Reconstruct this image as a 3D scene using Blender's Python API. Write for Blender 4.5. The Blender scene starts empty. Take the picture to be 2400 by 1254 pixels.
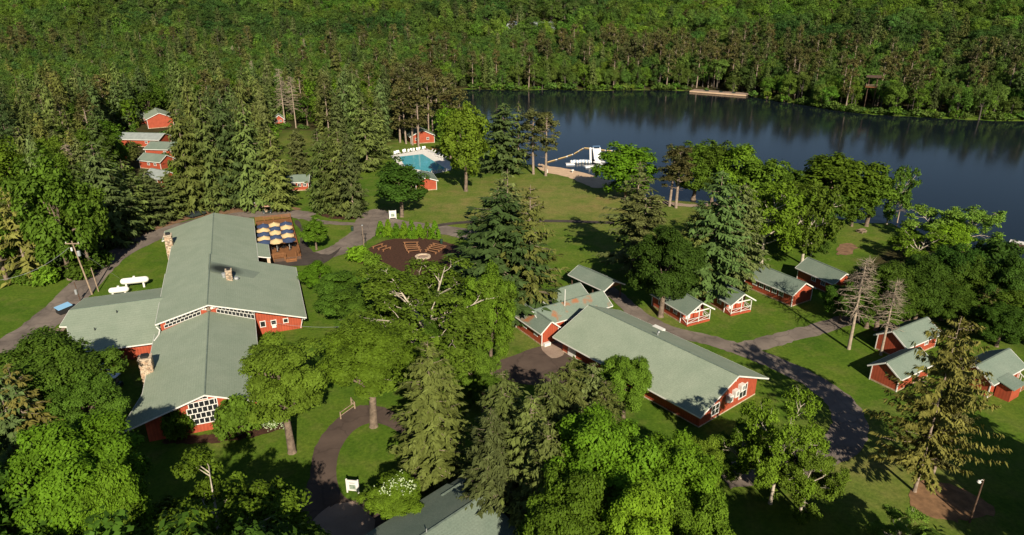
import bpy, math, random
import numpy as np
from mathutils import Matrix, Vector

# ------------------------------------------------------------------ camera, sky, sun, exposure
S = bpy.context.scene
COL = S.collection
CAM_H, PITCH, FPX = 50.0, math.radians(22.0), 1620.0
cd = bpy.data.cameras.new('camera'); cam = bpy.data.objects.new('camera', cd); COL.objects.link(cam)
cam.location = (0, 0, CAM_H); cam.rotation_euler = (math.radians(90) - PITCH, 0, 0)
cd.sensor_width = 36.0; cd.lens = 36.0 * FPX / 2400.0; cd.clip_start = 0.5; cd.clip_end = 6000
S.camera = cam

SUN_EL, SUN_AZ = math.radians(31.0), math.radians(166.0)      # azimuth clockwise from +Y; the sun is behind the viewer
w = bpy.data.worlds.new('World'); S.world = w; w.use_nodes = True
wn = w.node_tree.nodes; wn.clear()
sky = wn.new('ShaderNodeTexSky'); sky.sky_type = 'NISHITA'; sky.sun_disc = False
sky.sun_elevation = SUN_EL; sky.sun_rotation = SUN_AZ; sky.air_density = 0.85; sky.dust_density = 0.2; sky.ozone_density = 1.2
bg = wn.new('ShaderNodeBackground'); bg.inputs[1].default_value = 0.05
wo = wn.new('ShaderNodeOutputWorld')
w.node_tree.links.new(sky.outputs[0], bg.inputs[0]); w.node_tree.links.new(bg.outputs[0], wo.inputs[0])
ld = bpy.data.lights.new('sun', 'SUN'); ld.energy = 5.0; ld.angle = math.radians(0.53); ld.color = (1.0, 0.90, 0.74)
sun = bpy.data.objects.new('sun', ld); COL.objects.link(sun)
sv = Vector((math.sin(SUN_AZ) * math.cos(SUN_EL), math.cos(SUN_AZ) * math.cos(SUN_EL), math.sin(SUN_EL)))
sun.rotation_euler = sv.to_track_quat('Z', 'Y').to_euler(); sun.location = (60, -60, 120)
S.view_settings.view_transform = 'Standard'; S.view_settings.look = 'None'
S.view_settings.exposure = 0.5; S.view_settings.gamma = 1.0; S.view_settings.use_curve_mapping = False
S.cycles.max_bounces = 5; S.cycles.diffuse_bounces = 1; S.cycles.glossy_bounces = 2; S.cycles.transmission_bounces = 2
S.cycles.transparent_max_bounces = 4; S.cycles.use_denoising = True

# ------------------------------------------------------------------ survey helpers: sight lines to points on the site
CT, ST = math.cos(PITCH), math.sin(PITCH)
def G(px, py, z=0.0):
    u, v = (px - 1200) / FPX, (627 - py) / FPX
    dx, dy, dz = u, CT + v * ST, -ST + v * CT
    t = (z - CAM_H) / dz
    return (t * dx, t * dy)
def row(x, y, z):
    d = y * CT - (z - CAM_H) * ST
    return 627 - FPX * (y * ST + (z - CAM_H) * CT) / d
def height_at(x, y, py):
    lo, hi = -30.0, 90.0
    for _ in range(50):
        m = (lo + hi) / 2
        if row(x, y, m) > py: lo = m
        else: hi = m
    return lo
def slant(x, y, z): return y * CT - (z - CAM_H) * ST

# ------------------------------------------------------------------ materials
def mat(name, col, rough=0.8, noise=0.0, nscale=3.0, spec=0.3, bump=0.0, bscale=20.0, col2=None, metal=0.0, detail=4.0, coord='Object'):
    m = bpy.data.materials.new(name); m.use_nodes = True
    nt = m.node_tree; b = nt.nodes['Principled BSDF']
    b.inputs['Roughness'].default_value = rough; b.inputs['Specular IOR Level'].default_value = spec; b.inputs['Metallic'].default_value = metal
    b.inputs['Base Color'].default_value = (*col, 1)
    tc = nt.nodes.new('ShaderNodeTexCoord')
    if noise > 0 or col2:
        n = nt.nodes.new('ShaderNodeTexNoise'); n.inputs['Scale'].default_value = nscale; n.inputs['Detail'].default_value = detail; n.inputs['Roughness'].default_value = 0.6
        nt.links.new(tc.outputs[coord], n.inputs['Vector'])
        r = nt.nodes.new('ShaderNodeValToRGB')
        c2 = col2 or tuple(min(1, c * (1 + noise)) for c in col); c1 = col if col2 else tuple(c * (1 - noise) for c in col)
        r.color_ramp.elements[0].position = 0.34; r.color_ramp.elements[1].position = 0.66
        r.color_ramp.elements[0].color = (*c1, 1); r.color_ramp.elements[1].color = (*c2, 1)
        nt.links.new(n.outputs['Fac'], r.inputs[0]); nt.links.new(r.outputs[0], b.inputs['Base Color'])
    if bump > 0:
        n2 = nt.nodes.new('ShaderNodeTexNoise'); n2.inputs['Scale'].default_value = bscale; n2.inputs['Detail'].default_value = 5
        nt.links.new(tc.outputs[coord], n2.inputs['Vector'])
        bp = nt.nodes.new('ShaderNodeBump'); bp.inputs['Strength'].default_value = bump; bp.inputs['Distance'].default_value = 0.1
        nt.links.new(n2.outputs['Fac'], bp.inputs['Height']); nt.links.new(bp.outputs[0], b.inputs['Normal'])
    return m

def leaf_mat(name, col, transl=0.25, hue=0.012, vari=0.35):
    m = bpy.data.materials.new(name); m.use_nodes = True
    nt = m.node_tree; N = nt.nodes; L = nt.links; b = N['Principled BSDF']
    b.inputs['Roughness'].default_value = 0.7; b.inputs['Specular IOR Level'].default_value = 0.12
    oi = N.new('ShaderNodeObjectInfo'); at = N.new('ShaderNodeAttribute'); at.attribute_name = 'v'
    hs = N.new('ShaderNodeHueSaturation'); hs.inputs['Color'].default_value = (*col, 1)
    mr = N.new('ShaderNodeMapRange'); mr.inputs[3].default_value = 0.5 - hue; mr.inputs[4].default_value = 0.5 + hue
    L.new(oi.outputs['Random'], mr.inputs[0]); L.new(mr.outputs[0], hs.inputs['Hue'])
    mv = N.new('ShaderNodeMapRange'); mv.inputs[3].default_value = 1 - vari; mv.inputs[4].default_value = 1 + vari
    L.new(at.outputs['Fac'], mv.inputs[0])
    mw = N.new('ShaderNodeMath'); mw.operation = 'MULTIPLY_ADD'; mw.inputs[1].default_value = 7.31; mw.inputs[2].default_value = 0.0
    L.new(oi.outputs['Random'], mw.inputs[0])
    fr = N.new('ShaderNodeMath'); fr.operation = 'FRACT'; L.new(mw.outputs[0], fr.inputs[0])
    m3 = N.new('ShaderNodeMapRange'); m3.inputs[3].default_value = 0.70; m3.inputs[4].default_value = 1.30; L.new(fr.outputs[0], m3.inputs[0])
    mm = N.new('ShaderNodeMath'); mm.operation = 'MULTIPLY'; L.new(mv.outputs[0], mm.inputs[0]); L.new(m3.outputs[0], mm.inputs[1])
    L.new(mm.outputs[0], hs.inputs['Value'])
    mx = N.new('ShaderNodeMix'); mx.data_type = 'RGBA'; mx.blend_type = 'MULTIPLY'; mx.inputs[0].default_value = 1.0
    L.new(hs.outputs[0], mx.inputs[6]); L.new(oi.outputs['Color'], mx.inputs[7])
    L.new(mx.outputs[2], b.inputs['Base Color'])
    tr = N.new('ShaderNodeBsdfTranslucent'); L.new(mx.outputs[2], tr.inputs['Color'])
    ms = N.new('ShaderNodeMixShader'); ms.inputs[0].default_value = transl
    L.new(b.outputs[0], ms.inputs[1]); L.new(tr.outputs[0], ms.inputs[2]); L.new(ms.outputs[0], N['Material Output'].inputs['Surface'])
    return m

M = {}
M['broad'] = leaf_mat('broadleaf_foliage', (0.090, 0.154, 0.013))
M['spruce'] = leaf_mat('spruce_needles', (0.106, 0.136, 0.032), transl=0.12, hue=0.025, vari=0.34)
M['pine'] = leaf_mat('pine_needles', (0.090, 0.100, 0.032), transl=0.12, hue=0.02, vari=0.34)
M['blossom'] = mat('white_blossom', (0.50, 0.58, 0.34), 0.7)
M['bark'] = mat('grey_brown_bark', (0.17, 0.125, 0.09), 0.9, 0.4, 2.0, bump=0.5)
M['pale_bark'] = mat('pale_bark', (0.44, 0.38, 0.29), 0.85, 0.3, 2.0, bump=0.3)
M['pine_bark'] = mat('pine_bark', (0.27, 0.205, 0.155), 0.9, 0.3, 2.0, bump=0.4)
M['far_bark'] = mat('dim_bark', (0.085, 0.072, 0.055), 0.9)
M['dead_wood'] = mat('bare_dead_wood', (0.33, 0.26, 0.19), 0.85, 0.25, 2.0)
def roof_mat(name, col, col2, soot=None):
    m = mat(name, col, 0.75, col2=col2, nscale=0.35, spec=0.3, bump=0.25, bscale=9.0)
    nt = m.node_tree; b = nt.nodes['Principled BSDF']; src = b.inputs['Base Color'].links[0].from_socket
    tc = [n for n in nt.nodes if n.type == 'TEX_COORD'][0]
    # courses of shingles and rain streaks
    n = nt.nodes.new('ShaderNodeTexNoise'); n.inputs['Scale'].default_value = 6.0; n.inputs['Detail'].default_value = 6
    nt.links.new(tc.outputs['Object'], n.inputs['Vector'])
    mr = nt.nodes.new('ShaderNodeMapRange'); mr.inputs[1].default_value = 0.3; mr.inputs[2].default_value = 0.7; mr.inputs[3].default_value = 0.86; mr.inputs[4].default_value = 1.10
    nt.links.new(n.outputs['Fac'], mr.inputs[0])
    fac = mr.outputs[0]
    if soot:
        vd = nt.nodes.new('ShaderNodeVectorMath'); vd.operation = 'SUBTRACT'; vd.inputs[1].default_value = soot
        nt.links.new(tc.outputs['Object'], vd.inputs[0])
        vs = nt.nodes.new('ShaderNodeVectorMath'); vs.operation = 'MULTIPLY'; vs.inputs[1].default_value = (0.30, 0.36, 0.0)
        nt.links.new(vd.outputs[0], vs.inputs[0])
        ln = nt.nodes.new('ShaderNodeVectorMath'); ln.operation = 'LENGTH'; nt.links.new(vs.outputs[0], ln.inputs[0])
        m2 = nt.nodes.new('ShaderNodeMapRange'); m2.inputs[1].default_value = 0.35; m2.inputs[2].default_value = 1.0; m2.inputs[3].default_value = 0.12; m2.inputs[4].default_value = 1.0
        nt.links.new(ln.outputs['Value'], m2.inputs[0])
        mu = nt.nodes.new('ShaderNodeMath'); mu.operation = 'MULTIPLY'; nt.links.new(fac, mu.inputs[0]); nt.links.new(m2.outputs[0], mu.inputs[1]); fac = mu.outputs[0]
    vm = nt.nodes.new('ShaderNodeVectorMath'); vm.operation = 'SCALE'
    nt.links.new(src, vm.inputs[0]); nt.links.new(fac, vm.inputs['Scale']); nt.links.new(vm.outputs[0], b.inputs['Base Color'])
    return m
M['roof'] = roof_mat('sage_shingle', (0.250, 0.300, 0.215), (0.290, 0.335, 0.245))
M['roof_soot'] = roof_mat('sage_shingle_sooty', (0.250, 0.300, 0.215), (0.290, 0.335, 0.245), soot=(2.9, 38.2, 0))
M['roof_patch'] = roof_mat('re_laid_shingle', (0.19, 0.23, 0.175), (0.21, 0.25, 0.19), soot=(2.9, 38.2, 0))
M['roof_cabin'] = roof_mat('green_cabin_shingle', (0.150, 0.195, 0.150), (0.185, 0.225, 0.175))
M['roof_litter'] = roof_mat('needle_littered_shingle', (0.150, 0.195, 0.150), (0.185, 0.225, 0.175))
_nt = M['roof_litter'].node_tree; _b = _nt.nodes['Principled BSDF']; _s = _b.inputs['Base Color'].links[0].from_socket; _n = _nt.nodes.new('ShaderNodeTexNoise'); _n.inputs['Scale'].default_value = .42; _n.inputs['Detail'].default_value = 7
_nt.links.new([n for n in _nt.nodes if n.type == 'TEX_COORD'][0].outputs['Object'], _n.inputs['Vector'])
_r = _nt.nodes.new('ShaderNodeMapRange'); _r.inputs[1].default_value = .54; _r.inputs[2].default_value = .66; _nt.links.new(_n.outputs['Fac'], _r.inputs[0])
_m = _nt.nodes.new('ShaderNodeMix'); _m.data_type = 'RGBA'; _m.inputs[7].default_value = (.30, .13, .06, 1); _nt.links.new(_r.outputs[0], _m.inputs[0]); _nt.links.new(_s, _m.inputs[6]); _nt.links.new(_m.outputs[2], _b.inputs['Base Color'])
M['ridge'] = mat('ridge_cap', (0.15, 0.19, 0.15), 0.8, 0.2, 2.0)
M['red'] = mat('red_painted_boards', (0.36, 0.070, 0.032), 0.7, 0.14, 0.9, bump=0.1)
def tint_bands(m, direction, scale, lo, hi, rot=(0, 0, 0), dist=0.0):
    nt = m.node_tree; b = nt.nodes['Principled BSDF']; src = b.inputs['Base Color'].links[0].from_socket; tc = [n for n in nt.nodes if n.type == 'TEX_COORD'][0]
    mp = nt.nodes.new('ShaderNodeMapping'); mp.inputs['Rotation'].default_value = rot; nt.links.new(tc.outputs['Object'], mp.inputs[0])
    wv = nt.nodes.new('ShaderNodeTexWave'); wv.bands_direction = direction; wv.inputs['Scale'].default_value = scale; wv.inputs['Distortion'].default_value = dist; nt.links.new(mp.outputs[0], wv.inputs['Vector'])
    mr = nt.nodes.new('ShaderNodeMapRange'); mr.inputs[3].default_value = lo; mr.inputs[4].default_value = hi; nt.links.new(wv.outputs['Fac'], mr.inputs[0])
    vm = nt.nodes.new('ShaderNodeVectorMath'); vm.operation = 'SCALE'; nt.links.new(src, vm.inputs[0]); nt.links.new(mr.outputs[0], vm.inputs['Scale']); nt.links.new(vm.outputs[0], b.inputs['Base Color'])
def cracks(m, scale=.22, wdt=.035, dark=.8):
    nt = m.node_tree; b = nt.nodes['Principled BSDF']; src = b.inputs['Base Color'].links[0].from_socket; tc = [n for n in nt.nodes if n.type == 'TEX_COORD'][0]
    ns = nt.nodes.new('ShaderNodeTexNoise'); ns.inputs['Scale'].default_value = .6; ns.inputs['Detail'].default_value = 5; nt.links.new(tc.outputs['Object'], ns.inputs['Vector'])
    ad_ = nt.nodes.new('ShaderNodeVectorMath'); ad_.operation = 'MULTIPLY_ADD'; ad_.inputs[1].default_value = (2.4, 2.4, 0); nt.links.new(ns.outputs['Color'], ad_.inputs[0]); nt.links.new(tc.outputs['Object'], ad_.inputs[2])
    vo = nt.nodes.new('ShaderNodeTexVoronoi'); vo.feature = 'DISTANCE_TO_EDGE'; vo.inputs['Scale'].default_value = scale; nt.links.new(ad_.outputs[0], vo.inputs['Vector'])
    mr = nt.nodes.new('ShaderNodeMapRange'); mr.inputs[1].default_value = wdt * .3; mr.inputs[2].default_value = wdt; mr.inputs[3].default_value = dark; mr.inputs[4].default_value = 1.0; nt.links.new(vo.outputs['Distance'], mr.inputs[0])
    vm = nt.nodes.new('ShaderNodeVectorMath'); vm.operation = 'SCALE'; nt.links.new(src, vm.inputs[0]); nt.links.new(mr.outputs[0], vm.inputs['Scale']); nt.links.new(vm.outputs[0], b.inputs['Base Color'])
tint_bands(M['red'], 'X', 1.15, .86, 1.07, (0, 0, math.radians(45)))
for k_ in ('roof', 'roof_soot', 'roof_cabin', 'roof_patch'): tint_bands(M[k_], 'Z', 3.2, .965, 1.03, dist=.6)
M['white'] = mat('white_paint', (0.72, 0.70, 0.64), 0.55, 0.06, 2.0)
M['glass'] = mat('dark_window_glass', (0.018, 0.02, 0.022), 0.12, spec=0.6)
M['stone'] = mat('chimney_stone', (0.42, 0.29, 0.19), 0.9, 0.35, 2.4, bump=0.4)
M['stone2'] = mat('pale_chimney_stone', (0.52, 0.41, 0.29), 0.9, 0.25, 3.1, bump=0.4)
M['mortar'] = mat('mortar', (0.22, 0.17, 0.12), 0.95)
M['asphalt'] = mat('worn_asphalt', (0.125, 0.100, 0.082), 0.9, col2=(0.23, 0.185, 0.15), nscale=0.22, bump=0.2, bscale=8)
M['dark_asphalt'] = mat('fresh_asphalt', (0.048, 0.038, 0.032), 0.9, col2=(0.075, 0.058, 0.047), nscale=0.3, bump=0.2, bscale=8)
M['drive'] = mat('brown_driveway', (0.075, 0.052, 0.040), 0.9, col2=(0.11, 0.077, 0.058), nscale=0.25, bump=0.2, bscale=8)
M['gravel'] = mat('pale_gravel', (0.27, 0.19, 0.14), 0.95, col2=(0.34, 0.25, 0.19), nscale=0.5, bump=0.3, bscale=6)
for k_ in ('asphalt', 'drive', 'dark_asphalt'): cracks(M[k_])
M['mulch'] = mat('dark_red_mulch', (0.060, 0.026, 0.014), 0.95, 0.35, 3.0, bump=0.5, bscale=6)
M['sand'] = mat('beach_sand', (0.56, 0.39, 0.25), 0.95, 0.12, 0.6)
M['needles'] = mat('fallen_needles', (0.21, 0.115, 0.055), 0.95, 0.3, 1.2, bump=0.3)
M['soil'] = mat('bare_brown_soil', (0.20, 0.115, 0.062), 0.95, 0.3, 0.9, bump=0.3)
M['wood'] = mat('brown_deck_boards', (0.22, 0.095, 0.036), 0.75, 0.2, 2.0)
M['bench'] = mat('tan_bench_wood', (0.27, 0.13, 0.06), 0.75, 0.2, 2.0)
M['pole'] = mat('weathered_pole_wood', (0.32, 0.235, 0.16), 0.85, 0.25, 1.5)
M['dark_pole'] = mat('dark_pole_wood', (0.10, 0.06, 0.04), 0.85, 0.25, 1.5)
M['steel'] = mat('grey_steel', (0.42, 0.43, 0.43), 0.45, metal=0.4)
M['black'] = mat('black_plastic', (0.02, 0.02, 0.02), 0.6)
M['blue_c'] = mat('navy_canvas', (0.040, 0.062, 0.125), 0.8, 0.1, 3)
M['tan_c'] = mat('tan_canvas', (0.66, 0.47, 0.23), 0.8, 0.08, 3)
M['tank'] = mat('white_tank_paint', (0.80, 0.77, 0.70), 0.4)
M['bluebin'] = mat('pale_blue_plastic', (0.24, 0.46, 0.68), 0.5)
M['concrete'] = mat('white_pool_deck', (0.74, 0.70, 0.64), 0.85, 0.06, 0.8)
M['pool'] = mat('pool_water', (0.10, 0.42, 0.50), 0.08, 0.08, 0.6, spec=0.5)
M['green_bin'] = mat('dark_green_plastic', (0.018, 0.045, 0.028), 0.5)
M['red_truck'] = mat('red_vehicle_paint', (0.42, 0.055, 0.025), 0.4)
M['dark_body'] = mat('dark_green_body', (0.03, 0.045, 0.04), 0.4)
M['tan_roof'] = mat('tan_cart_roof', (0.62, 0.38, 0.25), 0.5)
M['seat'] = mat('tan_vinyl', (0.35, 0.26, 0.17), 0.6)
M['buoy'] = mat('yellow_float', (0.62, 0.44, 0.20), 0.5)
M['buoyw'] = mat('white_float', (0.75, 0.72, 0.66), 0.5)
M['vinyl'] = mat('white_vinyl', (0.80, 0.78, 0.75), 0.45, 0.04, 1.0)
M['vinyl_b'] = mat('blue_vinyl', (0.12, 0.24, 0.42), 0.45)
M['farroof'] = mat('pale_far_roof', (0.34, 0.38, 0.36), 0.8, 0.1, 0.5)
M['photo_print'] = mat('printed_picture', (0.10, 0.16, 0.09), 0.6, col2=(0.36, 0.40, 0.34), nscale=5.0)
M['greyroof'] = mat('pale_grey_roof', (0.27, 0.30, 0.28), 0.8, 0.12, 0.8)

# ------------------------------------------------------------------ mesh helpers
def link(o, parent=None):
    COL.objects.link(o)
    if parent is not None: o.parent = parent
    return o
def tag(o, label=None, cat=None, group=None, kind=None):
    if label: o['label'] = label
    if cat: o['category'] = cat
    if group: o['group'] = group
    if kind: o['kind'] = kind
    return o
def empty(name, loc, rz=0.0, label=None, cat=None, group=None):
    o = bpy.data.objects.new(name, None); o.empty_display_size = 0.5
    o.location = loc; o.rotation_euler = (0, 0, rz); link(o)
    return tag(o, label, cat, group)
class MB:
    def __init__(s): s.v = []; s.f = []
    def face(s, pts):
        i = len(s.v); s.v += [tuple(p) for p in pts]; s.f.append(tuple(range(i, i + len(pts)))); return s
    def box(s, x0, x1, y0, y1, z0, z1):
        i = len(s.v)
        s.v += [(x0, y0, z0), (x1, y0, z0), (x1, y1, z0), (x0, y1, z0), (x0, y0, z1), (x1, y0, z1), (x1, y1, z1), (x0, y1, z1)]
        s.f += [tuple(i + k for k in q) for q in ((0, 3, 2, 1), (4, 5, 6, 7), (0, 1, 5, 4), (1, 2, 6, 5), (2, 3, 7, 6), (3, 0, 4, 7))]
        return s
    def obox(s, c, ax, ay, az):
        """box about centre c with half-axis vectors"""
        c, ax, ay, az = (Vector(q) for q in (c, ax, ay, az)); i = len(s.v)
        for k in (-1, 1):
            for a, b in ((-1, -1), (1, -1), (1, 1), (-1, 1)): s.v.append(tuple(c + ax * a + ay * b + az * k))
        s.f += [tuple(i + k for k in q) for q in ((0, 3, 2, 1), (4, 5, 6, 7), (0, 1, 5, 4), (1, 2, 6, 5), (2, 3, 7, 6), (3, 0, 4, 7))]
        return s
    def bar(s, p, q, wd, ht=None):
        p, q = Vector(p), Vector(q); d = q - p; n = d.normalized()
        up = Vector((0, 0, 1)) if abs(n.z) < 0.95 else Vector((0, 1, 0))
        a = n.cross(up).normalized(); b = a.cross(n)
        return s.obox((p + q) / 2, a * wd / 2, d / 2, b * (ht or wd) / 2)
    def slab(s, pts, th):
        """thick sheet: pts counter-clockwise seen from above, th metres down"""
        n = len(pts); i = len(s.v)
        s.v += [tuple(p) for p in pts] + [(p[0], p[1], p[2] - th) for p in pts]
        s.f.append(tuple(range(i, i + n))); s.f.append(tuple(range(i + 2 * n - 1, i + n - 1, -1)))
        for k in range(n):
            j = (k + 1) % n; s.f.append((i + k, i + n + k, i + n + j, i + j))
        return s
    def tube(s, p, q, r0, r1, n=8, cap=True):
        p, q = Vector(p), Vector(q); d = (q - p).normalized()
        up = Vector((0, 0, 1)) if abs(d.z) < 0.9 else Vector((1, 0, 0))
        a = d.cross(up).normalized(); b = d.cross(a); i = len(s.v)
        for c, r in ((p, r0), (q, r1)):
            for k in range(n):
                t = 2 * math.pi * k / n; s.v.append(tuple(c + (a * math.cos(t) + b * math.sin(t)) * r))
        for k in range(n):
            j = (k + 1) % n; s.f.append((i + k, i + n + k, i + n + j, i + j))
        if cap: s.f.append(tuple(range(i, i + n))); s.f.append(tuple(range(i + 2 * n - 1, i + n - 1, -1)))
        return s
    def lathe(s, prof, n=12, c=(0, 0, 0), axis='z'):
        i = len(s.v); m = len(prof)
        for r, h in prof:
            for k in range(n):
                t = 2 * math.pi * k / n; a, b = r * math.cos(t), r * math.sin(t)
                s.v.append((c[0] + a, c[1] + b, c[2] + h) if axis == 'z' else (c[0] + h, c[1] + a, c[2] + b))
        for j in range(m - 1):
            for k in range(n):
                l = (k + 1) % n; s.f.append((i + j * n + k, i + j * n + l, i + (j + 1) * n + l, i + (j + 1) * n + k))
        return s
    def mesh(s, name, m):
        me = bpy.data.meshes.new(name); me.from_pydata(s.v, [], s.f); me.validate()
        if m is not None: me.materials.append(m)
        return me
    def build(s, name, m, parent=None, loc=None, smooth=False):
        o = bpy.data.objects.new(name, s.mesh(name, m)); link(o, parent)
        if loc: o.location = loc
        if smooth: o.data.polygons.foreach_set('use_smooth', [True] * len(o.data.polygons))
        return o
def part(name, me, parent, loc=(0, 0, 0), rz=0.0):
    o = bpy.data.objects.new(name, me); link(o, parent); o.location = loc; o.rotation_euler = (0, 0, rz); return o

# ------------------------------------------------------------------ terrain, lake
NEAR_SHORE = [(985, 212), (1000, 225), (1040, 262), (1090, 318), (1150, 352), (1220, 375), (1285, 392), (1335, 400), (1400, 420), (1440, 434), (1500, 452), (1580, 466), (1680, 474), (1800, 484), (1900, 497), (1965, 506), (2010, 517), (2080, 517), (2140, 535), (2210, 556), (2300, 582), (2400, 612), (2520, 650)]
FAR_SHORE = [(2700, 288), (2400, 281), (2330, 281), (2240, 277), (2150, 272), (2040, 266), (1960, 257), (1900, 246), (1830, 236), (1760, 225), (1690, 216), (1610, 211), (1500, 209), (1400, 211), (1300, 208), (1200, 210), (1100, 207)]
LAKE = [G(*p) for p in NEAR_SHORE] + [(230.0, 120.0), (330.0, 200.0)] + [G(*p) for p in FAR_SHORE]
LK = np.array(LAKE)
def sdist(P, poly):
    """signed distance to polygon, positive inside"""
    A = poly; B = np.roll(poly, -1, axis=0)
    best = np.full(len(P), 1e9); ins = np.zeros(len(P), bool)
    for a, b in zip(A, B):
        ab = b - a; t = np.clip(((P - a) @ ab) / (ab @ ab + 1e-9), 0, 1)
        best = np.minimum(best, np.linalg.norm(P - a - t[:, None] * ab, axis=1))
        c = ((a[1] > P[:, 1]) != (b[1] > P[:, 1])) & (P[:, 0] < (b[0] - a[0]) * (P[:, 1] - a[1]) / (b[1] - a[1] + 1e-12) + a[0])
        ins ^= c
    return np.where(ins, best, -best)
def hill(x, y):
    s = y - (398 - 0.62 * np.clip(x - 70, 0, 260))
    h = 0.105 * np.clip(s, 0, None) ** 1.0
    h = np.where(s > 0, h * np.clip(s / 60, 0, 1), 0)
    h = h + np.where(s > 40, 2.2 * np.sin(x * 0.017 + 1.3) * np.sin(y * 0.013) * np.clip((s - 40) / 120, 0, 1) * 2.0, 0)
    return np.minimum(h, 115)
def ground_z(x, y):
    return float(hill(np.array([x]), np.array([y]))[0])
WATER_Z = -0.45
xs = np.unique(np.concatenate([np.arange(-1500, -200, 50), np.arange(-200, -60, 8), np.arange(-60, 260, 3.0), np.arange(260, 420, 12), np.arange(420, 1501, 50)]))
ys = np.unique(np.concatenate([np.arange(-120, 100, 8), np.arange(100, 410, 3.0), np.arange(410, 560, 10), np.arange(560, 2001, 40)]))
XX, YY = np.meshgrid(xs, ys); GP = np.stack([XX.ravel(), YY.ravel()], 1)
sd = sdist(GP, LK)
gz = hill(GP[:, 0], GP[:, 1]); gz = np.where(sd > -2, gz * 0 - np.clip((sd + 1.0) / 4.0, 0, 1) * 2.2, gz)
nx, ny = len(xs), len(ys)
idx = np.arange(nx * ny).reshape(ny, nx)
quads = np.stack([idx[:-1, :-1], idx[:-1, 1:], idx[1:, 1:], idx[1:, :-1]], -1).reshape(-1, 4)
def fast_mesh(name, V, Q, mats, attr=None, mi=None, smooth=False):
    me = bpy.data.meshes.new(name); V = np.asarray(V, np.float32); Q = np.asarray(Q, np.int32); k = Q.shape[1]
    me.vertices.add(len(V)); me.vertices.foreach_set('co', V.ravel())
    me.loops.add(Q.size); me.loops.foreach_set('vertex_index', Q.ravel())
    me.polygons.add(len(Q)); me.polygons.foreach_set('loop_start', np.arange(0, Q.size, k, dtype=np.int32)); me.polygons.foreach_set('loop_total', np.full(len(Q), k, np.int32))
    for m in mats: me.materials.append(m)
    if mi is not None: me.polygons.foreach_set('material_index', np.asarray(mi, np.int32))
    if smooth: me.polygons.foreach_set('use_smooth', np.ones(len(Q), bool))
    me.update(calc_edges=True)
    if attr is not None:
        for an, av in attr.items():
            a = me.attributes.new(an, 'FLOAT', 'POINT'); a.data.foreach_set('value', np.asarray(av, np.float32))
    return me

# forest floor and dry-lawn masks are what grows there (worn lawn, leaf litter), stored on the sheet
WOOD_L = np.array([G(*p) for p in [(-700, 655), (60, 650), (180, 640), (255, 580), (330, 535), (440, 500), (560, 486), (662, 470), (668, 440), (640, 425), (645, 330), (655, 306), (735, 306), (742, 330), (770, 360), (800, 345), (880, 345), (925, 330), (960, 262), (985, 214)]] + [(-60.0, 395.0), (-900.0, 395.0), (-900.0, 140.0)])
WOOD_R = np.array([G(*p) for p in [(1990, 640), (2060, 590), (2130, 560), (2210, 560), (2300, 585), (2400, 615), (2600, 690), (2700, 900), (2500, 880), (2400, 790), (2200, 740), (2010, 720)]])
def dmask(P, blobs):
    out = np.zeros(len(P))
    for (cx, cy), r, a in blobs:
        d2 = ((P[:, 0] - cx) ** 2 + (P[:, 1] - cy) ** 2) / r ** 2; out = np.maximum(out, a * np.exp(-d2))
    return out
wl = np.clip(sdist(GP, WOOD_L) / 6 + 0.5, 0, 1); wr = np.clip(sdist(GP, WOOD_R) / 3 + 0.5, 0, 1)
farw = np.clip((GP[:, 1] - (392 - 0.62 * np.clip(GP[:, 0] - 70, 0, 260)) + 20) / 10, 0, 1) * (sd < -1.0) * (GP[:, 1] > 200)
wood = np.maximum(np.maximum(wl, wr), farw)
dry = dmask(GP, [(G(1130, 480), 22, .75), (G(1260, 470), 26, .9), (G(1400, 480), 22, .85), (G(1040, 490), 16, .55), (G(1600, 480), 14, .6), (G(1440, 560), 10, .3), (G(2040, 1090), 9, .8), (G(2100, 1160), 8, .5), (G(690, 330), 20, .5), (G(850, 345), 16, .5), (G(1240, 800), 5, .8), (G(1700, 690), 6, .5), (G(1560, 745), 5, .6), (G(2000, 545), 8, .3)])
gm = bpy.data.materials.new('lawn_and_forest_floor'); gm.use_nodes = True
nt = gm.node_tree; N = nt.nodes; L = nt.links; b = N['Principled BSDF']; b.inputs['Roughness'].default_value = 0.95; b.inputs['Specular IOR Level'].default_value = 0.1
geo = N.new('ShaderNodeNewGeometry')
def noise_node(scale, detail=5, rough=0.6):
    n = N.new('ShaderNodeTexNoise'); n.inputs['Scale'].default_value = scale; n.inputs['Detail'].default_value = detail; n.inputs['Roughness'].default_value = rough
    L.new(geo.outputs['Position'], n.inputs['Vector']); return n
def ramp(src, stops):
    r = N.new('ShaderNodeValToRGB'); e = r.color_ramp.elements
    while len(e) < len(stops): e.new(0.5)
    for q, (p, c) in zip(e, stops): q.position = p; q.color = (*c, 1)
    L.new(src, r.inputs[0]); return r
def mixc(f, a, bb, mode='MIX'):
    m = N.new('ShaderNodeMix'); m.data_type = 'RGBA'; m.blend_type = mode
    if isinstance(f, float): m.inputs[0].default_value = f
    else: L.new(f, m.inputs[0])
    L.new(a, m.inputs[6]); L.new(bb, m.inputs[7]); return m.outputs[2]
lawn = ramp(noise_node(0.09).outputs['Fac'], [(0.3, (0.058, 0.118, 0.010)), (0.5, (0.083, 0.145, 0.013)), (0.7, (0.118, 0.165, 0.020))])
dryc = ramp(noise_node(0.12).outputs['Fac'], [(0.3, (0.145, 0.185, 0.036)), (0.55, (0.215, 0.20, 0.060)), (0.75, (0.26, 0.18, 0.075))])
litter = ramp(noise_node(0.25).outputs['Fac'], [(0.3, (0.030, 0.034, 0.010)), (0.6, (0.060, 0.050, 0.020)), (0.8, (0.10, 0.062, 0.030))])
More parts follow.
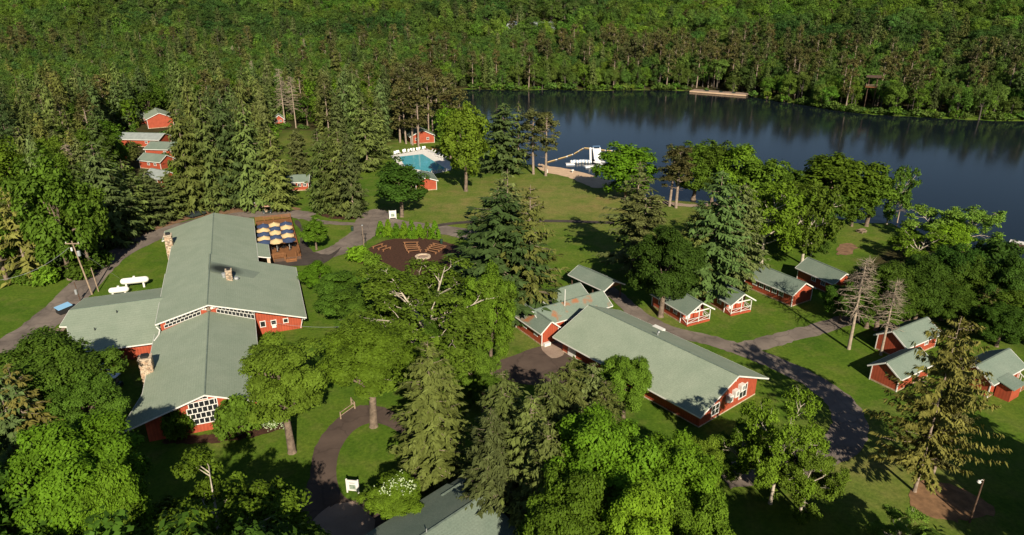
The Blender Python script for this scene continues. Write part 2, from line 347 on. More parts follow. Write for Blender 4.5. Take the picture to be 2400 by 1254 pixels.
ad = N.new('ShaderNodeAttribute'); ad.attribute_name = 'dry'; aw = N.new('ShaderNodeAttribute'); aw.attribute_name = 'wood'
nb = noise_node(0.3)
def warp(att, k):
    a = N.new('ShaderNodeMath'); a.operation = 'SUBTRACT'; L.new(nb.outputs['Fac'], a.inputs[0]); a.inputs[1].default_value = 0.5
    m = N.new('ShaderNodeMath'); m.operation = 'MULTIPLY_ADD'; L.new(a.outputs[0], m.inputs[0]); m.inputs[1].default_value = k; L.new(att.outputs['Fac'], m.inputs[2]); m.use_clamp = True
    return m.outputs[0]
mott = ramp(noise_node(0.55, 6, 0.7).outputs['Fac'], [(0.32, (0.80, 0.86, 0.78)), (0.55, (1, 1, 1)), (0.72, (1.22, 1.10, 1.15))])
fine = ramp(noise_node(2.2, 8, 0.75).outputs['Fac'], [(0.3, (0.62, 0.66, 0.6)), (0.7, (1.3, 1.26, 1.25))])
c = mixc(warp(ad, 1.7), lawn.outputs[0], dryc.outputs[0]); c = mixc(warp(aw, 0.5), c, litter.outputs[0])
c = mixc(1.0, c, mott.outputs[0], 'MULTIPLY'); c = mixc(1.0, c, fine.outputs[0], 'MULTIPLY'); L.new(c, b.inputs['Base Color'])
bp = N.new('ShaderNodeBump'); bp.inputs['Strength'].default_value = 0.45; bp.inputs['Distance'].default_value = 0.15
L.new(noise_node(5.0, 8, 0.8).outputs['Fac'], bp.inputs['Height']); L.new(bp.outputs[0], b.inputs['Normal'])
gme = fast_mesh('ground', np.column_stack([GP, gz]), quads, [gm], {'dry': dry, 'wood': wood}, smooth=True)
tag(link(bpy.data.objects.new('ground', gme)), kind='structure')

wm = bpy.data.materials.new('lake_water'); wm.use_nodes = True
nt = wm.node_tree; b = nt.nodes['Principled BSDF']; b.inputs['Base Color'].default_value = (0.006, 0.010, 0.014, 1); b.inputs['Roughness'].default_value = 0.11; b.inputs['IOR'].default_value = 1.195
g_ = nt.nodes.new('ShaderNodeNewGeometry'); mp = nt.nodes.new('ShaderNodeMapping'); mp.inputs['Scale'].default_value = (0.35, 1.0, 1.0); mp.inputs['Rotation'].default_value = (0, 0, 0.25)
n_ = nt.nodes.new('ShaderNodeTexNoise'); n_.inputs['Scale'].default_value = 0.9; n_.inputs['Detail'].default_value = 4
bp = nt.nodes.new('ShaderNodeBump'); bp.inputs['Strength'].default_value = 0.035; bp.inputs['Distance'].default_value = 0.12
nt.links.new(g_.outputs['Position'], mp.inputs[0]); nt.links.new(mp.outputs[0], n_.inputs['Vector']); nt.links.new(n_.outputs['Fac'], bp.inputs['Height']); nt.links.new(bp.outputs[0], b.inputs['Normal'])
lk = MB(); lk.face([(-70, 100, WATER_Z), (360, 100, WATER_Z), (360, 400, WATER_Z), (-70, 400, WATER_Z)])
tag(lk.build('lake', wm), kind='structure')

# ------------------------------------------------------------------ sheets on the ground: roads, paths, beds
RG = random.Random(5)
def smooth_loop(pts, sub=5, closed=True, jit=0.12):
    out = []; n = len(pts)
    for i in range(n if closed else n - 1):
        p0, p1, p2, p3 = (Vector(pts[(i + k) % n] if closed else pts[min(max(i + k, 0), n - 1)]) for k in (-1, 0, 1, 2))
        for k in range(sub):
            t = k / sub
            q = 0.5 * ((2 * p1) + (p2 - p0) * t + (2 * p0 - 5 * p1 + 4 * p2 - p3) * t * t + (3 * p1 - p0 - 3 * p2 + p3) * t ** 3)
            out.append((q.x + RG.uniform(-jit, jit), q.y + RG.uniform(-jit, jit)))
    if not closed: out.append(tuple(pts[-1]))
    return out
def sheet(name, pix, z, m, jit=0.12, sub=5):
    pts = smooth_loop([G(*p) for p in pix], sub, True, jit)
    mb = MB(); mb.v = [(x, y, z) for x, y in pts]; mb.f = [tuple(range(len(pts)))]
    o = mb.build(name, m); me = o.data
    import bmesh
    bm = bmesh.new(); bm.from_mesh(me); bmesh.ops.triangulate(bm, faces=bm.faces[:])
    for f in bm.faces:
        if f.normal.z < 0: f.normal_flip()
    bm.to_mesh(me); bm.free()
    return tag(o, kind='structure')
def strip(name, pix, wid, z, m, jit=0.20):
    c = smooth_loop([G(*p) for p in pix], 8, False, 0)
    mb = MB(); Lp, Rp = [], []
    for i, p in enumerate(c):
        a, q = Vector(c[max(i - 1, 0)]), Vector(c[min(i + 1, len(c) - 1)]); d = (q - a).normalized(); nrm = Vector((-d.y, d.x))
        wd = (wid if not isinstance(wid, tuple) else wid[0] + (wid[1] - wid[0]) * i / (len(c) - 1)) / 2
        P = Vector(p); l = P + nrm * (wd + RG.uniform(-jit, jit)); r = P - nrm * (wd + RG.uniform(-jit, jit)); Lp.append((l.x, l.y, z)); Rp.append((r.x, r.y, z))
    for i in range(len(c) - 1): mb.face([Lp[i], Rp[i], Rp[i + 1], Lp[i + 1]])
    return tag(mb.build(name, m), kind='structure')
strip('soil_verge', [(300, 560), (345, 540), (420, 512), (500, 498), (560, 492), (640, 488), (690, 496)], 5.0, 0.012, M['soil'], 0.4)
strip('road', [(-200, 905), (-40, 835), (60, 785), (140, 725), (205, 660), (262, 605), (335, 565), (410, 535), (500, 514), (600, 502), (690, 501), (722, 508)], (6.0, 5.2), 0.03, M['asphalt'])
strip('path', [(700, 505), (745, 519), (800, 524), (870, 527)], 2.2, 0.042, M['asphalt'])
sheet('road', [(835, 515), (868, 492), (905, 494), (925, 512), (960, 522), (950, 540), (890, 545), (845, 562), (828, 545)], 0.036, M['asphalt'])
strip('road', [(870, 535), (835, 560), (795, 585), (745, 601)], (6.5, 5.0), 0.047, M['asphalt'])
sheet('road', [(632, 602), (690, 600), (705, 545), (690, 522), (700, 518), (715, 545), (728, 585), (770, 597), (800, 580), (770, 612), (730, 622), (640, 622)], 0.053, M['dark_asphalt'])
strip('road', [(900, 522), (980, 530), (1060, 542), (1110, 552)], (4.0, 6.5), 0.057, M['asphalt'])
strip('path', [(1015, 531), (1060, 524), (1120, 520), (1220, 518), (1330, 519), (1440, 523)], 1.8, 0.062, M['dark_asphalt'], 0.04)
strip('path', [(1540, 470), (1580, 478), (1625, 482), (1680, 478)], 2.4, 0.03, M['gravel'])
strip('road', [(1395, 660), (1440, 690), (1500, 740), (1570, 775), (1660, 797), (1735, 820), (1820, 852), (1910, 897), (1980, 955), (1985, 1025), (1915, 1072), (1800, 1100), (1690, 1115)], (3.0, 4.4), 0.03, M['asphalt'])
strip('road', [(1720, 818), (1790, 805), (1850, 788), (1920, 770), (2000, 745)], 3.2, 0.036, M['asphalt'])
sheet('parking_apron', [(1165, 850), (1200, 835), (1255, 815), (1320, 805), (1340, 840), (1330, 900), (1230, 900), (1160, 880)], 0.03, M['drive'])
sheet('concrete_apron', [(1268, 812), (1306, 800), (1325, 815), (1318, 834), (1290, 838)], 0.04, M['gravel'])
sheet('driveway', [(815, 962), (770, 1000), (738, 1050), (725, 1120), (700, 1190), (680, 1300), (905, 1300), (905, 1190), (1010, 1120), (1020, 1040), (960, 985), (900, 955), (850, 950)], 0.03, M['drive'])
sheet('gravel_patch', [(745, 1205), (800, 1180), (845, 1190), (870, 1225), (850, 1300), (720, 1300)], 0.045, M['gravel'], 0.35)
sheet('lawn_island', [(880, 992), (835, 1006), (802, 1045), (789, 1090), (792, 1135), (808, 1165), (838, 1173), (880, 1150), (940, 1120), (970, 1065), (935, 1015)], 0.058, gm, 0.03)
strip('mulch_bed', [(385, 1030), (440, 1030), (510, 1027), (580, 1018), (640, 1002), (675, 985)], 1.7, 0.03, M['mulch'], 0.2)
sheet('fire_circle', [(868, 580), (905, 563), (960, 557), (1020, 562), (1070, 577), (1085, 600), (1075, 640), (1000, 650), (930, 632), (890, 612), (840, 618), (845, 596)], 0.03, M['mulch'], 0.15)
sheet('mulch_bed', [(745, 497), (770, 492), (840, 494), (852, 503), (830, 514), (785, 513), (755, 507)], 0.025, M['mulch'], 0.2)
sheet('beach', [(1262, 384), (1290, 390), (1335, 397), (1395, 413), (1440, 430), (1400, 441), (1368, 431), (1330, 415), (1288, 406), (1266, 397)], 0.035, M['sand'], 0.3)
sheet('needle_bed', [(2135, 1150), (2180, 1128), (2240, 1140), (2300, 1165), (2330, 1200), (2270, 1222), (2200, 1218), (2140, 1190)], 0.03, M['needles'], 0.4)
sheet('needle_bed', [(1962, 577), (1992, 571), (2008, 580), (1994, 594), (1965, 597)], 0.03, M['soil'], 0.4)

# ------------------------------------------------------------------ building parts
BOX = {}
def unit_box(mname):
    if mname not in BOX: BOX[mname] = MB().box(-0.5, 0.5, -0.5, 0.5, -0.5, 0.5).mesh('piece_' + mname, M[mname])
    return BOX[mname]
def piece(name, mname, parent, c, size, rz=0.0):
    o = bpy.data.objects.new(name, unit_box(mname)); link(o, parent); o.location = c; o.scale = size; o.rotation_euler = (0, 0, rz); return o
def window(parent, c, rt, out, wd, ht, cols=2, rows=1, fw=0.09):
    """framed window on a wall: c centre on the wall face, rt unit vector along the wall, out the outward normal; panes are sub-parts"""
    c, rt, out = Vector(c), Vector(rt), Vector(out); up = Vector((0, 0, 1)); mb = MB()
    for s in (-1, 1):
        mb.obox(c + rt * s * wd / 2 + out * 0.04, rt * fw / 2, out * 0.05, up * (ht / 2 + fw))
        mb.obox(c + up * s * ht / 2 + out * 0.04, rt * (wd / 2 - fw / 2), out * 0.05, up * fw / 2)
    for k in range(1, cols): mb.obox(c + rt * (-wd / 2 + wd * k / cols) + out * 0.035, rt * 0.03, out * 0.035, up * (ht / 2 - fw / 2))
    for k in range(1, rows): mb.obox(c + up * (-ht / 2 + ht * k / rows) + out * 0.035, rt * (wd / 2 - fw / 2), out * 0.03, up * 0.03)
    f = mb.build('window', M['white'], parent)
    a = math.atan2(rt.y, rt.x)
    for i in range(cols):
        for j in range(rows):
            piece('pane', 'glass', f, c + rt * (-wd / 2 + wd * (i + .5) / cols) + up * (-ht / 2 + ht * (j + .5) / rows) + out * 0.012, (wd / cols - 0.05, 0.03, ht / rows - 0.05), a)
    return f
def door(parent, c, rt, out, wd=0.95, ht=2.0, mname='white'):
    c, rt, out = Vector(c), Vector(rt), Vector(out); up = Vector((0, 0, 1)); mb = MB()
    mb.obox(c + up * ht / 2 + out * 0.04, rt * wd / 2, out * 0.04, up * ht / 2)
    d = mb.build('door', M[mname], parent)
    MB().obox(c + up * ht * .48 + rt * wd * .38 + out * 0.11, rt * .03, out * .03, up * .05).build('handle', M['steel'], d)
    return d
def gable_walls(W, L, he, hr, m='red', parent=None, x0=0.0, y0=0.0):
    h = W / 2; mb = MB()
    A = [(x0 - h, y0, 0), (x0 + h, y0, 0), (x0 + h, y0, he), (x0, y0, hr), (x0 - h, y0, he)]; B = [(x, y0 + L, z) for x, y, z in A]
    mb.face(A); mb.face(B[::-1]); mb.face([A[1], B[1], B[2], A[2]]); mb.face([B[0], A[0], A[4], B[4]])
    return mb.build('wall', M[m], parent)
def gable_roof(W, L, he, hr, ov, oe, m, parent, x0=0.0, y0=0.0, th=0.16, trim=True, rough_ridge=True):
    """two slopes over a W x L plan, ov eave overhang, oe gable overhang"""
    h = W / 2; sl = (hr - he) / h; ze = he - sl * ov + 0.02 + th; zr = hr + 0.02 + th; ya, yb = y0 - oe, y0 + L + oe; roofs = []
    for s in (-1, 1):
        pts = [(x0, ya, zr), (x0 + s * (h + ov), ya, ze), (x0 + s * (h + ov), yb, ze), (x0, yb, zr)]
        roofs.append(MB().slab(pts if s > 0 else pts[::-1], th).build('roof', M[m], parent))
        if trim:
            t = MB()
            for y in (ya - 0.03, yb + 0.03): t.bar((x0 + s * 0.06, y, zr - 0.13), (x0 + s * (h + ov + .04), y, ze - 0.12), 0.055, 0.19)
            t.bar((x0 + s * (h + ov + .03), ya, ze - 0.1), (x0 + s * (h + ov + .03), yb, ze - 0.1), 0.06, 0.16)
            t.build('fascia', M['white'], roofs[-1])
    if rough_ridge: MB().bar((x0, ya + .02, zr + 0.015), (x0, yb - .02, zr + 0.015), 0.22, 0.07).build('ridge_cap', M['ridge'], roofs[0])
    return roofs
def chimney(parent, x, y, z0, z1, wx, wy, rng):
    ch = MB().box(x - wx / 2, x + wx / 2, y - wy / 2, y + wy / 2, z0, z1).build('chimney', M['mortar'], parent)
    for mname in ('stone', 'stone2'):
        mb = MB()
        z = z0
        while z < z1 - 0.1:
            hh = rng.uniform(0.14, 0.24)
            for (ax, ay, ln, fx, fy) in ((x - wx / 2, y - wy / 2, wx, 1, 0), (x + wx / 2, y - wy / 2, wy, 0, 1), (x - wx / 2, y + wy / 2, wx, 1, 0), (x - wx / 2, y - wy / 2, wy, 0, 1)):
                p = 0.0
                while p < ln - 0.06:
                    q = min(ln, p + rng.uniform(0.22, 0.5)); pr = rng.uniform(0.03, 0.075)
                    if rng.random() < 0.5:
                        if fx: mb.box(ax + p + .015, ax + q - .015, ay - pr, ay + pr, z + .015, min(z1, z + hh))
                        else: mb.box(ax - pr, ax + pr, ay + p + .015, ay + q - .015, z + .015, min(z1, z + hh))
                    p = q
            z += hh
        tag(mb.build('stones', M[mname], ch), kind='stuff')
    MB().box(x - wx / 2 - .1, x + wx / 2 + .1, y - wy / 2 - .1, y + wy / 2 + .1, z1 + .003, z1 + .12).build('cap', M['stone2'], ch)
    MB().box(x - wx * .3, x + wx * .3, y - wy * .3, y + wy * .3, z1 + .12, z1 + .45).build('flue', M['black'], ch)
    return ch
def lattice(parent, P00, P10, P01, P11, cols, rows, out, bar=0.10, stagger=0.0):
    """leaded grid between four corners; white bars as one frame, each pane a sub-part"""
    P00, P10, P01, P11, out = (Vector(p) for p in (P00, P10, P01, P11, out))
    def at(u, v): return (P00 * (1 - u) + P10 * u) * (1 - v) + (P01 * (1 - u) + P11 * u) * v
    mb = MB()
    for r in range(rows + 1): mb.bar(at(0, r / rows) + out * .05, at(1, r / rows) + out * .05, 0.10, bar)
    for cidx in range(cols + 1):
        for r in range(rows):
            u = min(1, max(0, (cidx + (stagger if r % 2 else 0)) / cols)); mb.bar(at(u, r / rows) + out * .05, at(u, (r + 1) / rows) + out * .05, bar, 0.10)
    f = mb.build('window', M['white'], parent)
    for cidx in range(cols):
        for r in range(rows):
            a, b_ = (cidx + (stagger if r % 2 else 0)) / cols, (cidx + 1 + (stagger if r % 2 else 0)) / cols; b_ = min(b_, 1)
            q = [at(a + .004, r / rows), at(b_ - .004, r / rows), at(b_ - .004, (r + 1) / rows), at(a + .004, (r + 1) / rows)]
            pm = MB(); i = 0; pm.v = [tuple(p + out * .03) for p in q] + [tuple(p + out * .004) for p in q]
            pm.f = [(0, 1, 2, 3), (7, 6, 5, 4), (0, 4, 5, 1), (1, 5, 6, 2), (2, 6, 7, 3), (3, 7, 4, 0)]
            pm.build('pane', M['glass'], f)
    return f

# ------------------------------------------------------------------ dining hall (local frame: x across the ridge, y along it, away from the viewer)
RB = random.Random(11)
HX, HY = -37.42, 70.61
hall = empty('dining_hall', (HX, HY, 0), math.radians(21), 'long red dining hall with sage green stepped roofs and stone chimneys', 'building')
def slab_part(pts, m='roof', th=0.18, trim_edges=()):
    o = MB().slab(pts, th).build('roof', M[m], hall)
    if trim_edges:
        t = MB()
        for i in trim_edges:
            p, q = Vector(pts[i]), Vector(pts[(i + 1) % len(pts)]); d = (q - p).normalized(); n = Vector((d.y, -d.x, 0)).normalized()
            t.bar(p + n * .035 + Vector((0, 0, -.10)), q + n * .035 + Vector((0, 0, -.10)), 0.05, 0.17)
        t.build('fascia', M['white'], o)
    return o
# lounge (front)
slab_part([(0.82, -1.0, 5.55), (7.0, -0.9, 3.15), (7.0, 23.6, 3.15), (0.82, 23.6, 5.55)], trim_edges=(0, 1))
slab_part([(0.82, 23.6, 5.55), (-6.9, 23.6, 3.05), (-6.9, 6.3, 3.05), (-8.9, -0.9, 2.40), (0.82, -1.0, 5.55)], trim_edges=(1, 2, 3))
# kitchen and main dining block
slab_part([(0.95, 22.4, 7.0), (14.45, 22.7, 2.45), (14.75, 45.0, 2.45), (0.55, 45.0, 7.0)], 'roof_soot', trim_edges=(0, 1))
slab_part([(0.95, 22.4, 7.0), (0.55, 45.0, 7.0), (-6.75, 45.0, 4.35), (-6.62, 24.0, 4.40)], trim_edges=(2, 3))
# rear block
slab_part([(0.9, 45.25, 6.05), (8.45, 45.25, 3.45), (8.5, 75.0, 3.45), (0.9, 73.6, 6.05)], trim_edges=(1, 2))
slab_part([(0.9, 45.25, 6.05), (0.9, 73.6, 6.05), (-9.1, 74.6, 2.95), (-9.15, 68.0, 2.95), (-6.95, 67.4, 3.62), (-6.85, 45.25, 3.66)], trim_edges=(2, 3, 4))
slab_part([(8.45, 50.7, 3.42), (10.65, 50.6, 2.9), (10.68, 58.2, 2.9), (8.45, 58.6, 3.42)], trim_edges=(0, 1))
for (y0, y1, z) in ((-1.0, 23.0, 5.58), (22.4, 45.0, 7.03), (45.25, 73.6, 6.08)):
    MB().bar((0.85, y0 + .03, z), (0.85, y1 - .03, z), 0.15, 0.06).build('ridge_cap', M['ridge'], hall)
# roof patch beside the kitchen chimney
def on_b(x, y, lift=0.004): return (x, y, 7.0 - (x - 0.95) * (4.55 / 13.5) + lift)
MB().slab([on_b(1.1, 36.2, .03), on_b(10.4, 36.0, .03), on_b(10.6, 39.0, .03), on_b(1.1, 41.0, .03)], 0.02).build('roof_patch', M['roof_patch'], hall)
# walls
def wallbox(x0, x1, y0, y1, tops, name='wall', m='red'):
    """walls round a rectangle; tops gives heights at (x0,y0),(x1,y0),(x1,y1),(x0,y1) plus optional apexes on the y0/y1 sides"""
    a, b_, c_, d_ = tops[:4]; mb = MB(); ap = tops[4] if len(tops) > 4 else None
    f0 = [(x0, y0, 0), (x1, y0, 0), (x1, y0, b_)] + ([(ap[0], y0, ap[1])] if ap else []) + [(x0, y0, a)]
    f1 = [(x0, y1, 0), (x0, y1, d_)] + ([(ap[0], y1, ap[1])] if ap else []) + [(x1, y1, c_), (x1, y1, 0)]
    mb.face(f0); mb.face(f1); mb.face([(x1, y0, 0), (x1, y1, 0), (x1, y1, c_), (x1, y0, b_)]); mb.face([(x0, y1, 0), (x0, y0, 0), (x0, y0, a), (x0, y1, d_)])
    return mb.build(name, M[m], hall)
wallbox(-6.1, 6.3, 0, 24.1, (3.05, 3.15, 3.15, 3.05, (0.82, 5.25)))
wallbox(-6.0, 13.7, 24.2, 45.0, (4.2, 2.35, 2.35, 4.2, (0.9, 6.6)))
wallbox(-6.2, 7.7, 45.1, 73.0, (3.6, 3.4, 3.4, 3.6, (0.9, 5.7)))
wallbox(-8.5, -6.3, 68.6, 73.4, (2.85, 3.5, 3.5, 2.85))
lattice(hall, (-1.5, 0, 1.15), (1.95, 0, 1.15), (-1.5, 0, 4.15), (1.95, 0, 4.3), 6, 4, (0, -1, 0), 0.09, 0.5)
window(hall, (0.2, 0, 4.62), (1, 0, 0), (0, -1, 0), 1.6, 0.34, 3, 1)
# clerestory strips between the lounge roof and the main block's gable
def zA(x): return 5.58 - abs(x - .82) * (.388 if x > .82 else .324)
def zB(x): return 6.77 - (x - .9) * .335 if x > .9 else 6.77 - (.9 - x) * .345
lattice(hall, (-5.5, 24.02, zA(-5.5) + .06), (-0.3, 23.3, zA(-.3) + .06), (-5.5, 24.02, zB(-5.5) - .06), (-0.3, 23.3, zB(-.3) - .06), 9, 2, (0, -1, 0), 0.06, 0.5)
lattice(hall, (1.9, 23.3, zA(1.9) + .06), (7.0, 23.3, zA(7.0) + .05), (1.9, 23.3, zB(1.9) - .08), (7.0, 23.3, zB(7.0) - .06), 10, 2, (0, -1, 0), 0.06, 0.5)
MB().face([(-6.0, 24.1, 2.9), (-.3, 23.36, 5.1), (-.3, 23.36, zB(-.3)), (-6.0, 24.1, zB(-6))]).face([(-.3, 23.36, 5.0), (7.05, 23.36, 3.0), (7.05, 23.36, zB(7.05)), (.9, 23.36, 6.65), (-.3, 23.36, zB(-.3))]).face([(7.05, 23.36, 0), (7.05, 24.2, 0), (7.05, 24.2, 4.3), (7.05, 23.36, 4.3)]).build('clerestory_wall', M['red'], hall)
bh = MB()
for k in range(8):
    t0, t1 = math.pi * k / 8, math.pi * (k + 1) / 8
    bh.bar((0.85 + .75 * math.cos(t0), 23.4, 5.9 + .75 * math.sin(t0)), (0.85 + .75 * math.cos(t1), 23.4, 5.9 + .75 * math.sin(t1)), 0.9, 0.22)
bell = bh.build('bell_arch', M['white'], hall)
MB().lathe([(0.0, .5), (.12, .5), (.2, .3), (.24, .05), (.36, -.1)], 10, (0.85, 23.25, 5.85)).build('bell', M['mortar'], bell)
for x in (8.0, 9.6): window(hall, (x, 24.2, 1.75), (1, 0, 0), (0, -1, 0), 0.75, 0.95 if x < 9 else 0.75, 1, 1)
window(hall, (11.4, 24.2, 1.75), (1, 0, 0), (0, -1, 0), 0.7, 0.7, 1, 1)
piece('air_conditioner', 'white', hall, (9.6, 23.98, 1.18), (0.62, 0.4, 0.36))
MB().tube((14.2, 22.95, 2.05), (13.9, 23.9, 1.75), .06, .06).tube((13.9, 23.9, 1.75), (13.5, 24.1, 0.1), .06, .06).build('downspout', M['white'], hall)
MB().tube((-6.55, 24.0, 3.95), (-6.1, 23.4, 3.7), .09, .09).tube((-6.1, 23.4, 3.7), (-6.2, 22.6, 3.35), .09, .09).tube((-6.2, 22.6, 3.35), (-6.75, 21.2, 3.1), .09, .09).build('downspout', M['white'], hall)
# chimneys
chimney(hall, 3.85, 34.0, 4.6, 7.6, 0.85, 1.0, RB)
kv = MB().lathe([(0, .75), (.33, .72), (.33, .35), (.26, .3), (.26, -.9)], 12, (3.05, 34.6, 6.3)).build('kitchen_vent', M['steel'], hall)
MB().lathe([(0, .28), (.34, .22), (.42, -.05), (.3, -.1), (.3, -.9)], 12, (4.85, 34.4, 5.9)).build('kitchen_vent', M['steel'], hall)
chimney(hall, -6.75, 12.0, 0.0, 5.2, 1.45, 1.5, RB)
chimney(hall, -7.3, 62.6, 0.0, 5.7, 1.25, 1.5, RB)
# kitchen wing to the side, its ridge across
def zD(y): return 4.55 - (33.7 - y) * .155 if y < 33.7 else 4.55 - (y - 33.7) * .2
slab_part([(-19.2, 33.7, 4.55), (-19.9, 29.5, zD(29.5)), (-18.9, 29.2, zD(29.2)), (-17.3, 22.0, zD(22.0)), (-6.15, 21.5, zD(21.5)), (-6.15, 33.7, 4.55)], trim_edges=(0, 1, 2, 3))
slab_part([(-6.15, 33.7, 4.55), (-6.15, 42.4, zD(42.4)), (-18.9, 42.4, zD(42.4)), (-19.2, 33.7, 4.55)], trim_edges=(1, 2))
MB().bar((-19.1, 33.7, 4.57), (-6.2, 33.7, 4.57), 0.2, 0.06).build('ridge_cap', M['ridge'], hall)
dw = MB(); dw.face([(-16.9, 22.7, 0), (-6.12, 22.7, 0), (-6.12, 22.7, 2.62), (-16.9, 22.7, 2.62)])
dw.face([(-18.4, 41.6, 0), (-18.4, 29.8, 0), (-18.4, 29.8, 3.65), (-18.4, 33.7, 4.25), (-18.4, 41.6, 2.7)]); dw.face([(-18.4, 29.8, 0), (-16.9, 22.7, 0), (-16.9, 22.7, 2.55), (-18.4, 29.8, 3.6)])
dw.face([(-6.12, 41.6, 0), (-18.4, 41.6, 0), (-18.4, 41.6, 2.7), (-6.12, 41.6, 2.7)]); dw.build('wall', M['red'], hall)
# low service porch towards the courtyard
slab_part([(-13.3, 23.5, 2.95), (-14.8, 23.5, 2.62), (-14.7, 16.8, 2.1), (-13.2, 16.6, 2.45)], trim_edges=(1, 2))
slab_part([(-13.3, 23.5, 2.95), (-13.2, 16.6, 2.45), (-11.9, 16.6, 2.1), (-11.8, 23.5, 2.62)], trim_edges=(1, 2))
MB().face([(-14.3, 17.2, 0), (-12.2, 17.2, 0), (-12.2, 17.2, 2.1), (-13.2, 17.2, 2.3), (-14.3, 17.2, 2.1)]).face([(-12.2, 17.2, 0), (-12.2, 22.6, 0), (-12.2, 22.6, 2.35), (-12.2, 17.2, 2.0)]).face([(-14.3, 22.6, 0), (-14.3, 17.2, 0), (-14.3, 17.2, 2.0), (-14.3, 22.6, 2.35)]).build('wall', M['red'], hall)
# porch posts by the deck and under the lounge's wide eave
for (x, y, h) in ((10.3, 51.0, 2.8), (10.3, 57.8, 2.8)): piece('porch_post', 'stone2', hall, (x, y, h / 2), (0.55, 0.55, h))
for (x, y) in ((-8.4, -0.5), (-7.2, 5.6)): piece('porch_post', 'white', hall, (x, y, 1.15), (0.15, 0.15, 2.3))
for (x, y) in ((-12.5, 31), (-15, 27)): MB().tube((x, y, zD(y) - .1), (x, y, zD(y) + .45), .07, .07).build('vent_pipe', M['black'], hall)
MB().lathe([(.0, .15), (.12, .14), (.14, .0), (.06, -.06)], 8, (3.3, -0.15, 3.4)).build('wall_lamp', M['white'], hall)

# ------------------------------------------------------------------ recreation hall
rh = empty('recreation_hall', (22.89, 71.32, 0), math.radians(38.7), 'wide red gabled hall with a broad sage roof and three wall coolers', 'building')
RW, RL, RE, RR = 12.0, 24.6, 2.75, 5.3
gable_walls(RW, RL, RE, RR, 'red', rh, 6.0, 0.0)
gable_roof(RW, RL, RE, RR, 1.2, 0.9, 'roof', rh, 6.0, 0.0, 0.2)
MB().box(-0.04, 0, 0, RL, 0, 0.16).box(0, 12, -0.04, 0, 0, 0.14).build('foundation', M['stone2'], rh)
window(rh, (3.1, 0, 1.35), (1, 0, 0), (0, -1, 0), 1.5, 1.5, 2, 2)
window(rh, (8.9, 0, 1.75), (1, 0, 0), (0, -1, 0), 1.6, 1.9, 2, 2)
for x, z in ((5.6, 2.05), (6.85, 2.35), (8.05, 2.75)):
    ac = piece('air_conditioner', 'white', rh, (x, -0.28, z), (0.85, 0.55, 0.95))
    MB().lathe([(0.0, 0), (.34, 0), (.34, -.03), (.0, -.03)], 12, (0, 0, 0)).build('fan_grille', M['steel'], ac)
    g = ac.children[0]; g.rotation_euler = (math.radians(90), 0, 0); g.location = (0.08, -0.53, 0.02)
for k in range(9): window(rh, (0, 4.0 + k * 0.95, 1.95), (0, -1, 0), (-1, 0, 0), 0.7, 0.55, 1, 1)
for k in range(4): window(rh, (0, 14.2 + k * 1.1, 1.95), (0, -1, 0), (-1, 0, 0), 0.7, 0.55, 1, 1)
MB().tube((6.3, -0.02, 4.55), (6.3, -0.25, 4.5), .05, .05).lathe([(.0, .1), (.13, .08), (.15, -.06), (.0, -.07)], 8, (6.3, -.32, 4.45)).build('wall_lamp', M['white'], rh)
door(rh, (-0.0, 22.6, 0), (0, -1, 0), (-1, 0, 0), 1.6, 2.1)
vt = MB().tube((7.4, 13.2, 4.5), (7.4, 13.2, 5.6), .09, .09).tube((7.4, 13.2, 5.6), (7.0, 12.7, 5.75), .09, .12).tube((7.9, 13.6, 4.3), (7.9, 13.6, 5.2), .07, .07).build('vent_pipe', M['steel'], rh)
piece('rooftop_cooler', 'white', rh, (12.6, 17.2, 2.75), (0.8, 1.9, 0.35))

